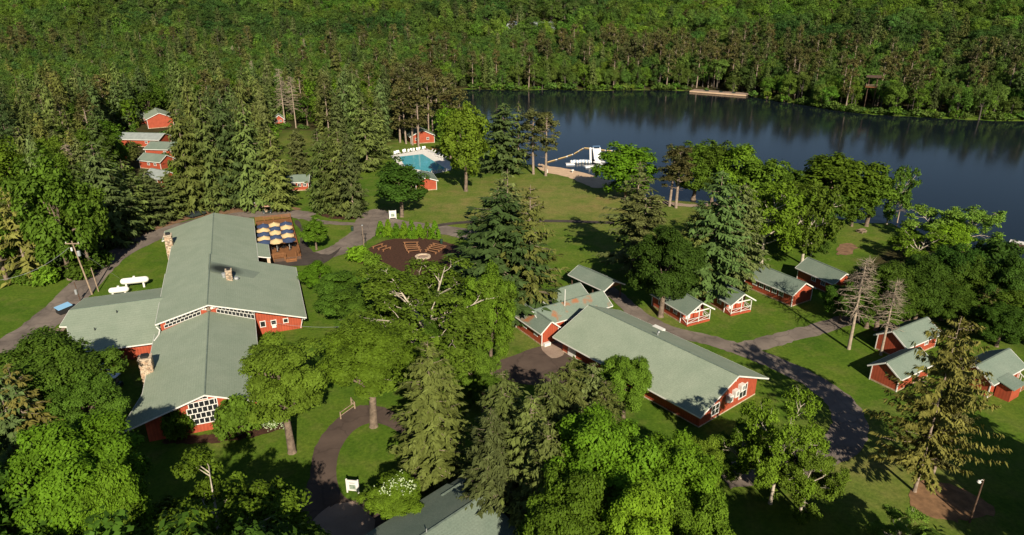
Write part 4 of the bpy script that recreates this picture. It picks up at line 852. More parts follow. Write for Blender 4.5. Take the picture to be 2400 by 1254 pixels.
def rail_fence(pts, lab, h=1.05, m='pole'):
    P_ = [Vector((*G(*p), 0)) for p in pts]; t = empty('rail_fence', P_[0], 0, lab, 'fence'); o = P_[0]
    for a, b_ in zip(P_[:-1], P_[1:]):
        n = max(1, round((b_ - a).length / 2.6))
        for k in range(n):
            p, q = a.lerp(b_, k / n) - o, a.lerp(b_, (k + 1) / n) - o
            MB().tube((p.x, p.y, 0), (p.x, p.y, h), .09, .08, 6).build('post', M[m], t)
            for hh in (.45, .9): MB().tube((p.x, p.y, hh * h), (q.x, q.y, hh * h), .055, .055, 5).build('rail', M[m], t)
    e = P_[-1] - o; MB().tube((e.x, e.y, 0), (e.x, e.y, h), .09, .08, 6).build('post', M[m], t)
rail_fence([(799, 982), (832, 958), (824, 948)], 'short split rail fence at the bend of the driveway')
rail_fence([(998, 352), (1040, 360)], 'brown rail fence behind the pool', 1.2, 'wood')

# swimming pool
pp = [G(*p) for p in ((921, 362), (1003, 349), (1052, 378), (1060, 397), (1008, 408), (960, 398))]
PO = Vector((*G(985, 380), 0)); pool = empty('swimming_pool', PO, 0, 'turquoise swimming pool with a white surround near the lake', 'pool')
def rel(px, py): x, y = G(px, py); return (x - PO.x, y - PO.y)
deck = [rel(915, 366), rel(1002, 349), rel(1062, 384), rel(1056, 399), rel(1006, 410), rel(950, 402)]
if sum(deck[i][0] * deck[(i + 1) % 6][1] - deck[(i + 1) % 6][0] * deck[i][1] for i in range(6)) < 0: deck = deck[::-1]
MB().slab([(x, y, .10) for x, y in deck], .12).build('pool_deck', M['concrete'], pool)
wt = [rel(935, 368), rel(990, 362), rel(1042, 394), rel(1038, 399), rel(1008, 404), rel(950, 392)]
if sum(wt[i][0] * wt[(i + 1) % 6][1] - wt[(i + 1) % 6][0] * wt[i][1] for i in range(6)) < 0: wt = wt[::-1]
MB().slab([(x, y, .125) for x, y in wt], .02).build('pool_water', M['pool'], pool)
lm = MB().box(-.3, .3, -.9, .3, .28, .34).mesh('lounger_seat', M['vinyl']); lb = MB().obox((0, .55, .58), (.3, 0, 0), (0, .22, .32), (0, -.02, .015)).mesh('lounger_back', M['vinyl']); ll = MB().box(-.28, -.22, -.8, -.74, 0, .28).box(.22, .28, -.8, -.74, 0, .28).box(-.28, -.22, .2, .26, 0, .28).box(.22, .28, .2, .26, 0, .28).mesh('lounger_legs', M['vinyl'])
spots = [G(924 + k * 6.6, 362 - k * 1.02) for k in range(12)] + [G(1010 + k * 6.5, 356 + k * 3.6) for k in range(6)] + [G(1012 + k * 8, 406.5 - k * 1.5) for k in range(5)]
for k, (x, y) in enumerate(spots):
    lab = 'white pool lounger on the far side of the pool' if k < 12 else ('white pool lounger on the lake side of the pool' if k < 18 else 'white pool lounger on the near side of the pool, by the red hut')
    t = empty('pool_lounger', (x + RO.uniform(-.3, .3), y + RO.uniform(-.4, .4), .1), RO.uniform(-.3, .3) + R_(15) if k < 12 else R_(-60) if k < 18 else R_(190), lab, 'lounger', lab.replace('lounger', 'loungers')); part('seat', lm, t); part('backrest', lb, t); part('legs', ll, t)

# inflatable slide, floats and buoys in the swimming bay
WZ = WATER_Z
sx_, sy_ = G(1400, 378, WZ)
sl_ = empty('water_slide', (sx_, sy_, WZ), R_(6), 'white inflatable water slide tower floating in the bay', 'water slide'); sl_.scale = (.74, .74, .72)
MB().slab([(-1.3, -1.2, 1.0), (1.3, -1.2, 1.0), (1.3, 2.6, 5.0), (-1.3, 2.6, 5.0)], .5).build('slide_chute', M['vinyl'], sl_)
for q in (-1, 1): MB().tube((q * 1.45, -1.3, 1.1), (q * 1.45, 2.6, 5.35), .28, .28, 8).build('side_tube', M['vinyl'], sl_)
MB().box(-1.5, 1.5, 2.6, 4.0, 0.2, 4.6).build('tower', M['vinyl'], sl_)
MB().tube((-1.5, 3.0, 4.6), (-1.5, 3.0, 6.0), .12, .12, 6).tube((1.5, 3.0, 4.6), (1.5, 3.0, 6.0), .12, .12, 6).tube((-1.5, 3.0, 6.0), (1.5, 3.0, 6.0), .12, .12, 6).build('top_rail', M['vinyl_b'], sl_)
MB().obox((-2.6, 2.4, 2.6), (.35, 0, 0), (.1, 1.2, 2.6), (0, -.3, .15)).build('climbing_wall', M['vinyl'], sl_)
MB().lathe([(0, .45), (2.2, .45), (2.6, .25), (2.2, .0)], 14, (0.3, -2.2, 0)).build('landing_pad', M['vinyl'], sl_)
lgx = [(1340, 383), (1347, 382), (1354, 382.5), (1361, 381.5), (1368, 381.5), (1375, 382), (1382, 382.5)]
for k, p in enumerate(lgx):
    x, y = G(*p, WZ); t = empty('float_barrel', (x, y, WZ), R_(20), 'white barrel float in the row beside the slide', 'float', 'white barrel floats by the slide'); MB().lathe([(0, -.55), (.5, -.5), (.62, 0), (.5, .5), (0, .55)], 10, (0, 0, .45), 'x').build('barrel', M['vinyl'], t); MB().lathe([(.63, -.12), (.65, 0), (.63, .12)], 10, (0, 0, .45), 'x').build('band', M['vinyl_b'], t)
for (px, py, ln, yaw, lab) in ((1388, 391, 5.0, 18, 'white floating walkway in front of the slide'), (1336, 386, 2.6, 5, 'blue edged float at the beach end of the barrel row'), (1423, 387, 4.0, -20, 'white float beside the lime green lakeside tree'), (1452, 392, 3.0, 10, 'small blue and white float behind the lime green tree')):
    x, y = G(px, py, WZ); t = empty('floating_mat', (x, y, WZ), R_(yaw), lab, 'float'); MB().box(-ln / 2, ln / 2, -.8, .8, .05, .4).build('pad', M['vinyl'], t); MB().box(-ln / 2 - .1, ln / 2 + .1, -.9, .9, -.05, .05).build('rim', M['vinyl_b'], t)
seg = [((1283, 381), (1306, 374.5)), ((1308, 373.5), (1331, 367)), ((1328, 367.5), (1343, 362.5)), ((1346, 361), (1357, 354.5)), ((1358, 353.5), (1367, 348.5)), ((1369, 347.5), (1390, 349.5)), ((1408, 352), (1420, 353.5)), ((1422, 353.5), (1436, 354.5)), ((1440, 355), (1456, 357))]
for k, (p, q) in enumerate(seg):
    a, b_ = Vector((*G(*p, WZ), WZ + .15)), Vector((*G(*q, WZ), WZ + .15)); c_ = (a + b_) / 2
    t = empty('boom_float', c_, math.atan2(b_.y - a.y, b_.x - a.x), 'yellow and white boom float of the line round the swimming bay', 'buoy', 'boom floats round the swimming bay'); L2 = (b_ - a).length / 2
    MB().tube((-L2 * .96, 0, 0), (L2 * .55, 0, 0), .16, .16, 8).build('yellow_tube', M['buoy'], t); MB().tube((L2 * .56, 0, 0), (L2 * .95, 0, 0), .16, .16, 8).build('white_tube', M['buoyw'], t)
t = empty('life_ring_stand', (*G(1342, 405), 0), 0, 'small white stand on the beach sand', 'stand'); MB().box(-.06, .06, -.06, .06, 0, .7).build('post', M['white'], t); MB().box(-.35, .35, -.35, .35, .7, .95).build('box', M['white'], t)
t = empty('white_box', (*G(1281, 405), 0), 0, 'white box at the foot of the thin pine by the beach', 'box'); MB().box(-.3, .3, -.3, .3, 0, .9).box(-.35, .35, -.35, .35, .9, .98).build('body', M['white'], t)
# docks
a, b_ = Vector((*G(1617, 214), 0)), Vector((*G(1749, 224), 0)); d_ = (b_ - a)
t = empty('swimming_dock', (a + b_) / 2, math.atan2(d_.y, d_.x), 'long pale dock platform along the far shore', 'dock'); L2 = d_.length / 2
MB().box(-L2, L2, -.15, 7.5, -1.2, .35).build('dock_frame', M['gravel'], t); MB().box(-L2, L2, -.5, -.16, -.3, .4).build('dock_edge', M['sand'], t)
for k in (-.45, 0.05, .5): MB().box(k * L2 - .7, k * L2 + .7, 2.4, 4.4, .352, .8).build('hatch', M['dark_body'], t)
a, b_ = Vector((*G(2366, 567, 0), 0)), Vector((*G(2420, 577, 0), 0)); d_ = b_ - a
t = empty('boat_dock', (a + b_) / 2, math.atan2(d_.y, d_.x), 'short pale dock reaching out behind the dark lakeside trees', 'dock'); L2 = d_.length / 2
for k in range(14): MB().box(-L2 + k * L2 / 7 + .02, -L2 + (k + 1) * L2 / 7 - .02, -1.0, 1.0, .2, .3).build('plank', M['concrete'], t)
MB().box(-L2, L2, -.9, -.7, -1.5, .19).box(-L2, L2, .7, .9, -1.5, .19).build('dock_frame', M['dark_pole'], t)
# climbing tower on the far shore
x, y = G(2035, 252); t = empty('zip_tower', (x, y, ground_z(x, y)), R_(-30), 'dark timber tower platform among the far shore trees', 'tower')
for (qx, qy) in ((-1.6, -1.6), (1.6, -1.6), (1.6, 1.6), (-1.6, 1.6)): MB().tube((qx, qy, -.5), (qx, qy, 13.5), .16, .13, 6).build('leg', M['dark_pole'], t)
MB().slab([(-2.6, -2.4, 9.3), (2.6, -2.4, 9.3), (2.6, 2.4, 9.3), (-2.6, 2.4, 9.3)], .3).build('platform', M['wood'], t)
MB().slab([(-3.0, -2.6, 13.5), (3.0, -2.6, 13.5), (3.0, 2.6, 13.9), (-3.0, 2.6, 13.9)], .2).build('roof', M['dark_pole'], t)
mb = MB()
for h in (9.8, 10.3): mb.bar((-2.5, -2.3, h), (2.5, -2.3, h), .08, .14).bar((-2.5, -2.3, h), (-2.5, 2.3, h), .08, .14)
mb.build('railing', M['pole'], t)
# picnic table and stumps on the lake lawn
x, y = G(2018, 545); t = empty('picnic_table', (x, y, 0), R_(30), 'pale picnic table on the lake lawn near the white trunks', 'table')
MB().box(-.9, .9, -.38, .38, .7, .76).build('table_top', M['gravel'], t); MB().box(-.9, .9, -.85, -.6, .42, .47).build('seat', M['gravel'], t); MB().box(-.9, .9, .6, .85, .42, .47).build('seat', M['gravel'], t); MB().box(-.6, -.5, -.8, .8, 0, .69).box(.5, .6, -.8, .8, 0, .69).build('legs', M['pole'], t)
for (px, py, r, lab) in ((1711, 682, .35, 'sawn stump beside the spruces above the porch cabins'), (1722, 690, .28, 'smaller sawn stump on the bare patch above the porch cabins')):
    x, y = G(px, py); t = empty('tree_stump', (x, y, 0), 0, lab, 'stump'); MB().lathe([(r * 1.3, 0), (r, .3), (r, 1.0)], 10).build('trunk', M['bark'], t); MB().lathe([(r, 1.0), (0, 1.01)], 10).build('cut_face', M['bench'], t)

# ------------------------------------------------------------------ trees: grown shapes
def unit(v): return v / (np.linalg.norm(v, axis=-1, keepdims=True) + 1e-9)
def leaf_quads(rng, pos, nrm, ln, wd, tang=None):
    """one pointed leaf clump per position: returns verts (4n,3)"""
    n = len(pos); r = rng.normal(size=(n, 3)) if tang is None else tang
    t = unit(r - (r * nrm).sum(1, keepdims=True) * nrm); b = np.cross(nrm, t)
    ln = ln * rng.uniform(.7, 1.3, (n, 1)); wd = wd * rng.uniform(.7, 1.3, (n, 1))
    V = np.stack([pos - t * ln / 2, pos + b * wd / 2 + nrm * .05 * ln, pos + t * ln / 2 - nrm * .1 * ln, pos - b * wd / 2 + nrm * .05 * ln], 1)
    return V.reshape(-1, 3)
def lobes_to_leaves(rng, C, R, flat, tufts, per, leaf, spread, out_c, rough=.45):
    """leaf clumps on the outer skin of lobes; C centres, R radii"""
    n = len(C); T = tufts
    d = unit(rng.normal(size=(n, T, 3)) + np.array([0, 0, .35])); outw = unit(C - out_c)[:, None, :]
    d = unit(d + outw * .55)
    tp = C[:, None, :] + d * R[:, None, None] * rng.uniform(.72, 1.05, (n, T, 1)) * np.array([1, 1, flat])
    tv = np.clip(rng.normal(.5, .17, (n, 1)) + rng.normal(0, .13, (n, T)), 0, 1)
    p = tp[:, :, None, :] + rng.normal(size=(n, T, per, 3)) * spread
    nr = unit(d[:, :, None, :] * .8 + np.array([0, 0, .45]) + rng.normal(size=(n, T, per, 3)) * rough)
    v = np.clip(np.broadcast_to(tv[:, :, None], (n, T, per)) + rng.normal(0, .1, (n, T, per)), 0, 1)
    p = p.reshape(-1, 3); nr = nr.reshape(-1, 3)
    V = leaf_quads(rng, p, nr, leaf, leaf * .62)
    return V, np.repeat(v.reshape(-1), 4)
class Tree:
    """collects wood tubes and leaf quads"""
    def __init__(s): s.wv = []; s.wf = []; s.n = 0; s.lv = []; s.la = []
    def limb(s, pts, radii, n=6):
        pts = [np.array(p, float) for p in pts]; rings = []
        for i, p in enumerate(pts):
            d = unit(pts[min(i + 1, len(pts) - 1)] - pts[max(i - 1, 0)]); up = np.array([0, 0, 1.]) if abs(d[2]) < .9 else np.array([1., 0, 0])
            a = unit(np.cross(d, up)); b = np.cross(d, a); t = np.arange(n) * 2 * math.pi / n
            rings.append(p + radii[i] * (np.cos(t)[:, None] * a + np.sin(t)[:, None] * b))
        base = s.n; s.wv.append(np.concatenate(rings)); s.n += n * len(pts); k = np.arange(n); k2 = (k + 1) % n
        for i in range(len(pts) - 1): s.wf.append(np.stack([base + i * n + k, base + i * n + k2, base + (i + 1) * n + k2, base + (i + 1) * n + k], 1))
    def leaves(s, V, a): s.lv.append(V); s.la.append(a)
    def wood(s, name, m): return fast_mesh(name, np.concatenate(s.wv), np.concatenate(s.wf), [M[m]], smooth=True)
    def crown(s, name, m):
        V = np.concatenate(s.lv); return fast_mesh(name, V, np.arange(len(V)).reshape(-1, 4), [M[m]], {'v': np.concatenate(s.la)})
    def both(s, name, mw, ml):
        W = np.concatenate(s.wv); F = np.concatenate(s.wf); V = np.concatenate(s.lv) if s.lv else np.zeros((0, 3)); n = len(W)
        Q = np.concatenate([F, np.arange(len(V)).reshape(-1, 4) + n]); a = np.concatenate([np.zeros(n)] + s.la) if s.lv else np.zeros(n)
        return fast_mesh(name, np.concatenate([W, V]), Q, [M[mw], M[ml]], {'v': a}, np.concatenate([np.zeros(len(F)), np.ones(len(Q) - len(F))]))
def broadleaf(seed, q, start=.16, top=16., r=6., nl=80, lr=(1.1, 2.1), open_=0.0, limbs=14, flat=.75, pale=False, domes=1.0, rough=.45):
    """q scales detail: 1 near, .3 middle, .06 far"""
    rng = np.random.default_rng(seed); t = Tree(); z0 = top * start; cz = z0 + (top - z0) * .46; rz = (top - z0) * .5
    d = unit(rng.normal(size=(nl, 3)) + np.array([0, 0, .28])); rad = rng.uniform(.52, .9, (nl, 1)) ** domes
    wob = 1 + .22 * np.sin(3 * np.arctan2(d[:, 1], d[:, 0]) + seed) [:, None] * .6 + .1 * rng.normal(size=(nl, 1))
    C = d * rad * wob * np.array([r, r, rz]) * .86 + np.array([0, 0, cz]); C[:, 2] = np.clip(C[:, 2], z0 + .4, top - .7)
    R = rng.uniform(lr[0], lr[1], nl) * r / 6
    tufts = max(5, int(46 * q ** .75 * (1 - open_ * .35))); per = max(2, int(8 * q ** .25)); leaf = .40 * (1 / q) ** .40
    V, a = lobes_to_leaves(rng, C, R, flat, tufts, per, leaf, .20 * (1 / q) ** .25, np.array([0, 0, cz - rz * .4]), rough); t.leaves(V, a)
    rt = .026 * top
    bend = rng.normal(size=2) * .35
    pth = [(0, 0, -.3), (bend[0] * .2, bend[1] * .2, z0 * .6), (bend[0] * .6, bend[1] * .6, z0 + (top - z0) * .25), (bend[0], bend[1], z0 + (top - z0) * .62)]
    n = 8 if q > .2 else 5
    t.limb([(0, 0, -.3), (0, 0, .35)] + pth[1:], [rt * 1.5, rt * 1.05, rt * .9, rt * .7, rt * .22], n)
    order = rng.permutation(nl)[:limbs]
    for i in order:
        f = rng.uniform(.12, .5); b0 = np.array([bend[0] * f, bend[1] * f, z0 * .8 + (top - z0) * f * .6]); e = C[i] + unit(C[i] - np.array([0, 0, cz]) + np.array([0, -.6 if pale else 0, 1.0 if pale else 0])) * R[i] * (.95 if pale else .3); m = (b0 + e) / 2 + np.array([0, 0, .1 * np.linalg.norm(e - b0)]) + rng.normal(size=3) * .3
        r0 = rt * rng.uniform(.32, .5) * (1.25 if pale else 1); t.limb([b0, m, e], [r0, r0 * .6, r0 * .18], 5 if q > .2 else 3)
        if pale:
            for k in range(6):
                s0 = m + (e - m) * rng.uniform(.45, 1.0); g = unit(e - b0); sw = unit(rng.normal(size=3)); e2 = s0 + unit(g * .9 + sw * .8) * rng.uniform(.8, 1.9); mm = (s0 + e2) / 2 + rng.normal(size=3) * .15; t.limb([s0, mm, e2], [r0 * .3, r0 * .2, r0 * .05], 4)
                for j in range(2): t.limb([mm, mm + unit(e2 - mm + rng.normal(size=3) * .5) * rng.uniform(.4, .9)], [r0 * .14, r0 * .04], 3)
    return t
def limbed(seed, q, top=15., r=6.2, start=.22, main=10, lobe=(.7, 1.25), bare=.0, thick=1.0):
    """open tree: forking limbs that show, leaf clumps at the branch ends"""
    rng = np.random.default_rng(seed); t = Tree(); z0 = top * start; rt = .024 * top; C = []; n = 7 if q > .2 else 4
    t.limb([(0, 0, -.3), (0, 0, .35), (.1, 0, z0 * .6), (.15, .1, z0 + (top - z0) * .2), (.2, -.1, z0 + (top - z0) * .42), (.1, .1, z0 + (top - z0) * .56)], [rt * 1.5, rt * 1.05, rt * .9, rt * .75, rt * .4, rt * .12], n)
    for k in range(main):
        f = (k + .5) / main; az = k * 2.399 + rng.uniform(-.3, .3); el = math.radians(12 + 50 * f + rng.uniform(-8, 8)); hz = z0 + (top - z0) * (.02 + .36 * f)
        ln = min((r * rng.uniform(.78, 1.0)) / max(.3, math.cos(el)), (top - hz) * .93 / max(.2, math.sin(el))); d = np.array([math.cos(az) * math.cos(el), math.sin(az) * math.cos(el), math.sin(el)])
        b0 = np.array([.12, 0, hz]); e = b0 + d * ln + np.array([0, 0, -.06 * ln]); m = b0 + d * ln * .5 + np.array([0, 0, .06 * ln]) + rng.normal(size=3) * .25; r0 = rt * rng.uniform(.42, .58) * thick
        t.limb([b0, (b0 + m) / 2 + rng.normal(size=3) * .1, m, e], [r0, r0 * .85, r0 * .6, r0 * .15], 6 if q > .2 else 3)
        for j in range(6):
            u = rng.uniform(.30, 1.0); s0 = (m + (e - m) * (u * 2 - 1)) if u > .5 else (b0 + (m - b0) * u * 2); sw = rng.normal(size=3); sw -= d * (sw @ d); g = unit(d * .75 + unit(sw) * .8 + np.array([0, 0, .15])); l2 = ln * rng.uniform(.24, .46) * (1.15 - .45 * u); e2 = s0 + g * l2; m2 = (s0 + e2) / 2 + rng.normal(size=3) * .14; r1 = r0 * .42
            t.limb([s0, m2, e2], [r1, r1 * .65, r1 * .15], 4 if q > .2 else 3)
            for i in range(3):
                s1 = m2 + (e2 - m2) * rng.uniform(.0, 1); g3 = unit(g + rng.normal(size=3) * .75 + np.array([0, 0, .2])); e3 = s1 + g3 * rng.uniform(.6, 1.4); t.limb([s1, e3], [r1 * .4, r1 * .1], 3)
                if rng.random() > bare: C.append(e3 - np.array([0, 0, .35]))
    C = np.array(C); C[:, 2] = np.clip(C[:, 2], z0 * .9, top - .5); R = rng.uniform(lobe[0], lobe[1], len(C)) * r / 6.2
    V, a = lobes_to_leaves(rng, C, R, .62, max(5, int(20 * q ** .7)), max(3, int(8 * q ** .25)), .40 * (1 / q) ** .4, .2 * (1 / q) ** .25, np.array([0, 0, z0 + (top - z0) * .3])); t.leaves(V, a); return t
def spruce(seed, q, top=21., r=3.9, start=.06, sparse=0.0, droop=.30, jag=.25, power=.85):
    rng = np.random.default_rng(seed); t = Tree(); z0 = top * start; P, Nn, T_, Ls, A = [], [], [], [], []
    step = .52 * (1 / q) ** .22 * (1 + sparse * .7); z = z0
    t.limb([(0, 0, -.3), (0, 0, .4), (0, 0, top * .5), (0, 0, top)], [.022 * top * .65, .017 * top * .6, .008 * top * .6, .012], 7 if q > .2 else 4)
    while z < top - .25:
        f = (z - z0) / (top - z0); L = r * max(.06, (1 - f) ** power * (0.62 + .38 * min(1, f / .15))) ; nb = int(rng.integers(6, 9) * (1 - sparse * .35))
        if f > .85: nb = max(4, nb - 2)
        for k in range(nb):
            if rng.random() < sparse * .25: continue
            az = rng.uniform(0, 6.283); ln = L * rng.uniform(1 - jag, 1 + jag * .7); el = .25 * f - droop * (1 - f) * rng.uniform(.6, 1.3)
            d = np.array([math.cos(az), math.sin(az), 0.]); side = np.array([-d[1], d[0], 0])
            ns = max(3, int((5 + 6.4 * ln) * q ** .55 * (1 - sparse * .4))); s = rng.uniform(.03, 1, ns) ** .8
            zz = z + ln * s * math.tan(el) + .16 * ln * s * s - droop * .25 * ln * s
            base = d * (ln * s)[:, None] + np.array([0, 0, 1.]) * zz[:, None]
            if q > .2 and rng.random() < .35 + sparse * .6: t.limb([(0, 0, z), tuple(d * ln * .5 + np.array([0, 0, z + ln * .5 * math.tan(el) - .03 * ln])), tuple(d * ln * .92 + np.array([0, 0, z + ln * .92 * math.tan(el) + .1 * ln - droop * .2 * ln]))], [.045, .03, .012], 3)
            sg = rng.choice([-1, 1], ns); ang = rng.uniform(.35, 1.15, ns); pend = rng.random(ns) < .38
            td = d * np.cos(ang)[:, None] + side * (sg * np.sin(ang))[:, None] + np.array([0, 0, -1]) * rng.uniform(.05, .55, ns)[:, None]
            td = np.where(pend[:, None], np.array([0, 0, -1.]) + d * .35 + rng.normal(size=(ns, 3)) * .25, td); td = unit(td)
            nr = unit(np.array([0, 0, 1.]) + d * .5 + rng.normal(size=(ns, 3)) * .45); nr = np.where(pend[:, None], unit(d + np.array([0, 0, .5]) + rng.normal(size=(ns, 3)) * .5), nr)
            ll = (.30 + .30 * (1 - .5 * s) * min(1.3, ln / 2)) * (1 / q) ** .36
            P.append(base + td * ll[:, None] * .4 + rng.normal(size=(ns, 3)) * .05); Nn.append(nr); T_.append(td); Ls.append(ll); bv = rng.normal(.5, .16); A.append(np.clip(rng.normal(bv, .12, ns) + .12 * (s - .5), 0, 1))
        z += step * rng.uniform(.75, 1.25)
    P, Nn, T_, Ls, A = (np.concatenate(x) for x in (P, Nn, T_, Ls, A))
    n = len(P); tt = unit(T_ - (T_ * Nn).sum(1, keepdims=True) * Nn); b = np.cross(Nn, tt); Ls = Ls[:, None] * rng.uniform(.75, 1.25, (n, 1)) * 1.5; W = Ls * rng.uniform(.26, .44, (n, 1))
    V = np.stack([P - tt * Ls * .5, P + b * W * .5 - tt * Ls * .05, P + tt * Ls * .5 - np.array([0, 0, .12]) * Ls, P - b * W * .5 - tt * Ls * .05], 1).reshape(-1, 3)
    t.leaves(V, np.repeat(A, 4)); return t
def tall_pine(seed, q, top=22., r=2.9, start=.5, nl=34, flat=.42, wide=False):
    """bare trunk, layered plates of needles above"""
    rng = np.random.default_rng(seed); t = Tree(); z0 = top * start; bend = rng.normal(size=2) * .3
    rt = .0135 * top * (1.6 if wide else 1)
    t.limb([(0, 0, -.3), (0, 0, .4), (bend[0], bend[1], top * .5), (bend[0] * .7, bend[1] * .7, top * .97)], [rt * 1.5, rt * 1.1, rt * .8, .05], 8 if q > .2 else 5)
    f = rng.uniform(0, 1, nl) ** (.85 if not wide else 1.0); z = z0 + (top - z0) * f; az = rng.uniform(0, 6.283, nl)
    rr = (r * np.sqrt(np.clip(1 - (np.abs(f - .35) / .75) ** 2, .05, 1)) if not wide else r * np.minimum(1, (1.04 - f) ** .8 * 1.25)) * rng.uniform(.3, 1, nl)
    C = np.stack([rr * np.cos(az) + bend[0] * .8, rr * np.sin(az) + bend[1] * .8, z + .12 * rr], 1); R = rng.uniform(.55, 1.0, nl) * r * (.36 if not wide else .31)
    tufts = max(4, int((30 if not wide else 56) * q ** .75)); per = max(2, int(8 * q ** .25)); leaf = (.30 if wide else .36) * (1 / q) ** .40
    V, a = lobes_to_leaves(rng, C, R, flat, tufts, per, leaf, .17 * (1 / q) ** .25, np.array([0, 0, z0])); t.leaves(V, a)
    for i in range(nl):
        if q < .2 and i % 3: continue
        b0 = np.array([bend[0] * .8, bend[1] * .8, C[i][2] - .25 * rr[i] - .3]); t.limb([b0, (b0 + C[i]) / 2 - np.array([0, 0, .1]), C[i]], [.018 * top * .22, .012 * top * .22, .01], 4 if q > .2 else 3)
    if not wide:
        for k in range(int(7 * min(1, q * 3))):
            zz = rng.uniform(.3, start) * top; a_ = rng.uniform(0, 6.283); l_ = rng.uniform(.5, 1.6); t.limb([(bend[0] * .7, bend[1] * .7, zz), (bend[0] * .7 + l_ * math.cos(a_), bend[1] * .7 + l_ * math.sin(a_), zz + rng.uniform(-.2, .3))], [.04, .01], 3)
    return t
def dead_tree(seed, top=14., r=3.2, n=60, twigs=True):
    rng = np.random.default_rng(seed); t = Tree()
    t.limb([(0, 0, -.3), (0, 0, .4), (.05, 0, top * .5), (.1, .05, top)], [.26, .20, .13, .025], 8)
    for k in range(n):
        f = rng.uniform(.34, .98); z = f * top; a = rng.uniform(0, 6.283); ln = r * (1.08 - f) ** .55 * rng.uniform(.5, 1.05); d = np.array([math.cos(a), math.sin(a), 0]); dr = rng.uniform(-.45, .05)
        b0 = np.array([0.05, 0, z]); m = b0 + d * ln * .55 + np.array([0, 0, dr * ln * .35]); e = b0 + d * ln + np.array([0, 0, dr * ln * .9])
        t.limb([b0, m, e], [.042, .028, .01], 4)
        for j in range(5 if twigs else 0):
            s0 = m + (e - m) * rng.uniform(-.5, 1); e2 = s0 + unit(d + rng.normal(size=3) * .8) * rng.uniform(.3, .9); t.limb([s0, e2], [.02, .008], 3)
    return t
def shrub(seed, q, r=1.6, h=2.2, nl=26):
    rng = np.random.default_rng(seed); t = Tree(); d = unit(rng.normal(size=(nl, 3)) + np.array([0, 0, .3])); C = d * rng.uniform(.35, .8, (nl, 1)) * np.array([r, r, h * .48]) + np.array([0, 0, h * .5]); C[:, 2] = np.clip(C[:, 2], .3, h - .25)
    V, a = lobes_to_leaves(rng, C, np.full(nl, r * .36), .9, max(5, int(26 * q ** .7)), max(2, int(7 * q ** .3)), .26 * (1 / q) ** .4, .12, np.array([0, 0, h * .3])); t.leaves(V, a)
    for k in range(5): e = C[k]; t.limb([(0, 0, -.1), e * np.array([.3, .3, .5]), e], [.08, .05, .02], 4)
    return t
def hedge_cone(seed):
    rng = np.random.default_rng(seed); t = Tree(); n = 60; f = rng.uniform(0, 1, n) ** 1.25; a = rng.uniform(0, 6.283, n); rr = .80 * (1 - f) ** .8 * rng.uniform(.75, 1, n)
    C = np.stack([rr * np.cos(a), rr * np.sin(a), .15 + f * 2.7], 1); V, at = lobes_to_leaves(rng, C, .10 + .2 * (1 - f), 1.2, 20, 5, .17, .06, np.array([0, 0, 1.0])); t.leaves(V, at)
    t.limb([(0, 0, -.1), (0, 0, 1.5), (0, 0, 2.9)], [.07, .05, .01], 4); return t
PROTO = {}
def proto(kind, level):
    """list of (trunk mesh, crown mesh, height, radius) variants"""
    key = (kind, level)
    if key in PROTO: return PROTO[key]
    q = {0: 1.7 if kind in ('maple', 'lofty') else 1.0, 1: .34, 2: .2}[level]; out = []; nv = {0: 3, 1: 3, 2: 2}[level]
    for s in range(nv):
        sd_ = 100 * s + hash_(kind) + level
        if kind == 'maple': t, h, r, mw, ml = broadleaf(sd_, q, .12 + .05 * s, 16, 6, 84 if level < 2 else 36, (.85, 1.6) if level < 2 else (1.4, 2.4), flat=.8, rough=.33), 16, 6, 'bark', 'broad'
        elif kind == 'lofty': t, h, r, mw, ml = broadleaf(sd_, q, .34, 17, 5, 58 if level < 2 else 36, (1.0, 1.9), .2, 18, rough=.33), 17, 5, 'bark', 'broad'
        elif kind == 'open': t, h, r, mw, ml = limbed(sd_, q, 15, 6.2, .2, 10), 15, 6.2, 'pale_bark', 'broad'
        elif kind == 'oldgiant': t, h, r, mw, ml = limbed(sd_, q, 17, 7.5, .24, 18, (.65, 1.1), .36, .85), 17, 7.5, 'pale_bark', 'broad'
        elif kind == 'spruce': t, h, r, mw, ml = spruce(sd_, q, 21, 3.9, .05, power=.56), 21, 3.9, 'pine_bark', 'spruce'
        elif kind == 'sparse': t, h, r, mw, ml = spruce(sd_, q, 20, 3.7, .10, .42, .40, .36, .66), 20, 3.7, 'pine_bark', 'spruce'
        elif kind == 'redpine': t, h, r, mw, ml = tall_pine(sd_, q, 22, 3.0, .30 + .06 * s, 46, .55), 22, 3.0, 'pine_bark', 'pine'
        elif kind == 'widepine': t, h, r, mw, ml = spruce(sd_, q * 2.0, 20, 6.2, .14, .22, .06, .42, .55), 20, 6.2, 'pine_bark', 'pine'
        elif kind == 'dead': t, h, r, mw, ml = dead_tree(sd_, 14, 3.4, 105), 14, 3.4, 'dead_wood', None
        elif kind == 'shrub': t, h, r, mw, ml = shrub(sd_, q), 2.2, 1.6, 'bark', 'broad'
        elif kind == 'arbor': t, h, r, mw, ml = hedge_cone(sd_), 3.0, .95, 'bark', 'broad'
        out.append((t.wood(kind + '_trunk', mw), t.crown(kind + '_crown', ml) if ml else None, h, r))
    PROTO[key] = out; return out
def hash_(k): return sum(ord(c_) * (i + 3) for i, c_ in enumerate(k)) % 97
TINT = dict(mid=(1, 1, 1), lime=(1.25, 1.36, .8), bright=(1.12, 1.18, .92), dark=(.66, .74, .85), deep=(.5, .62, .8), olive=(1.14, 1.04, .95), pale=(1.6, 1.5, 2.2), brown=(1.3, 1.0, .95), tan=(1.2, 1.03, 1.0), blue=(.74, .88, .95), dull=(.95, .96, 1.2), gold=(1.42, 1.2, .8))
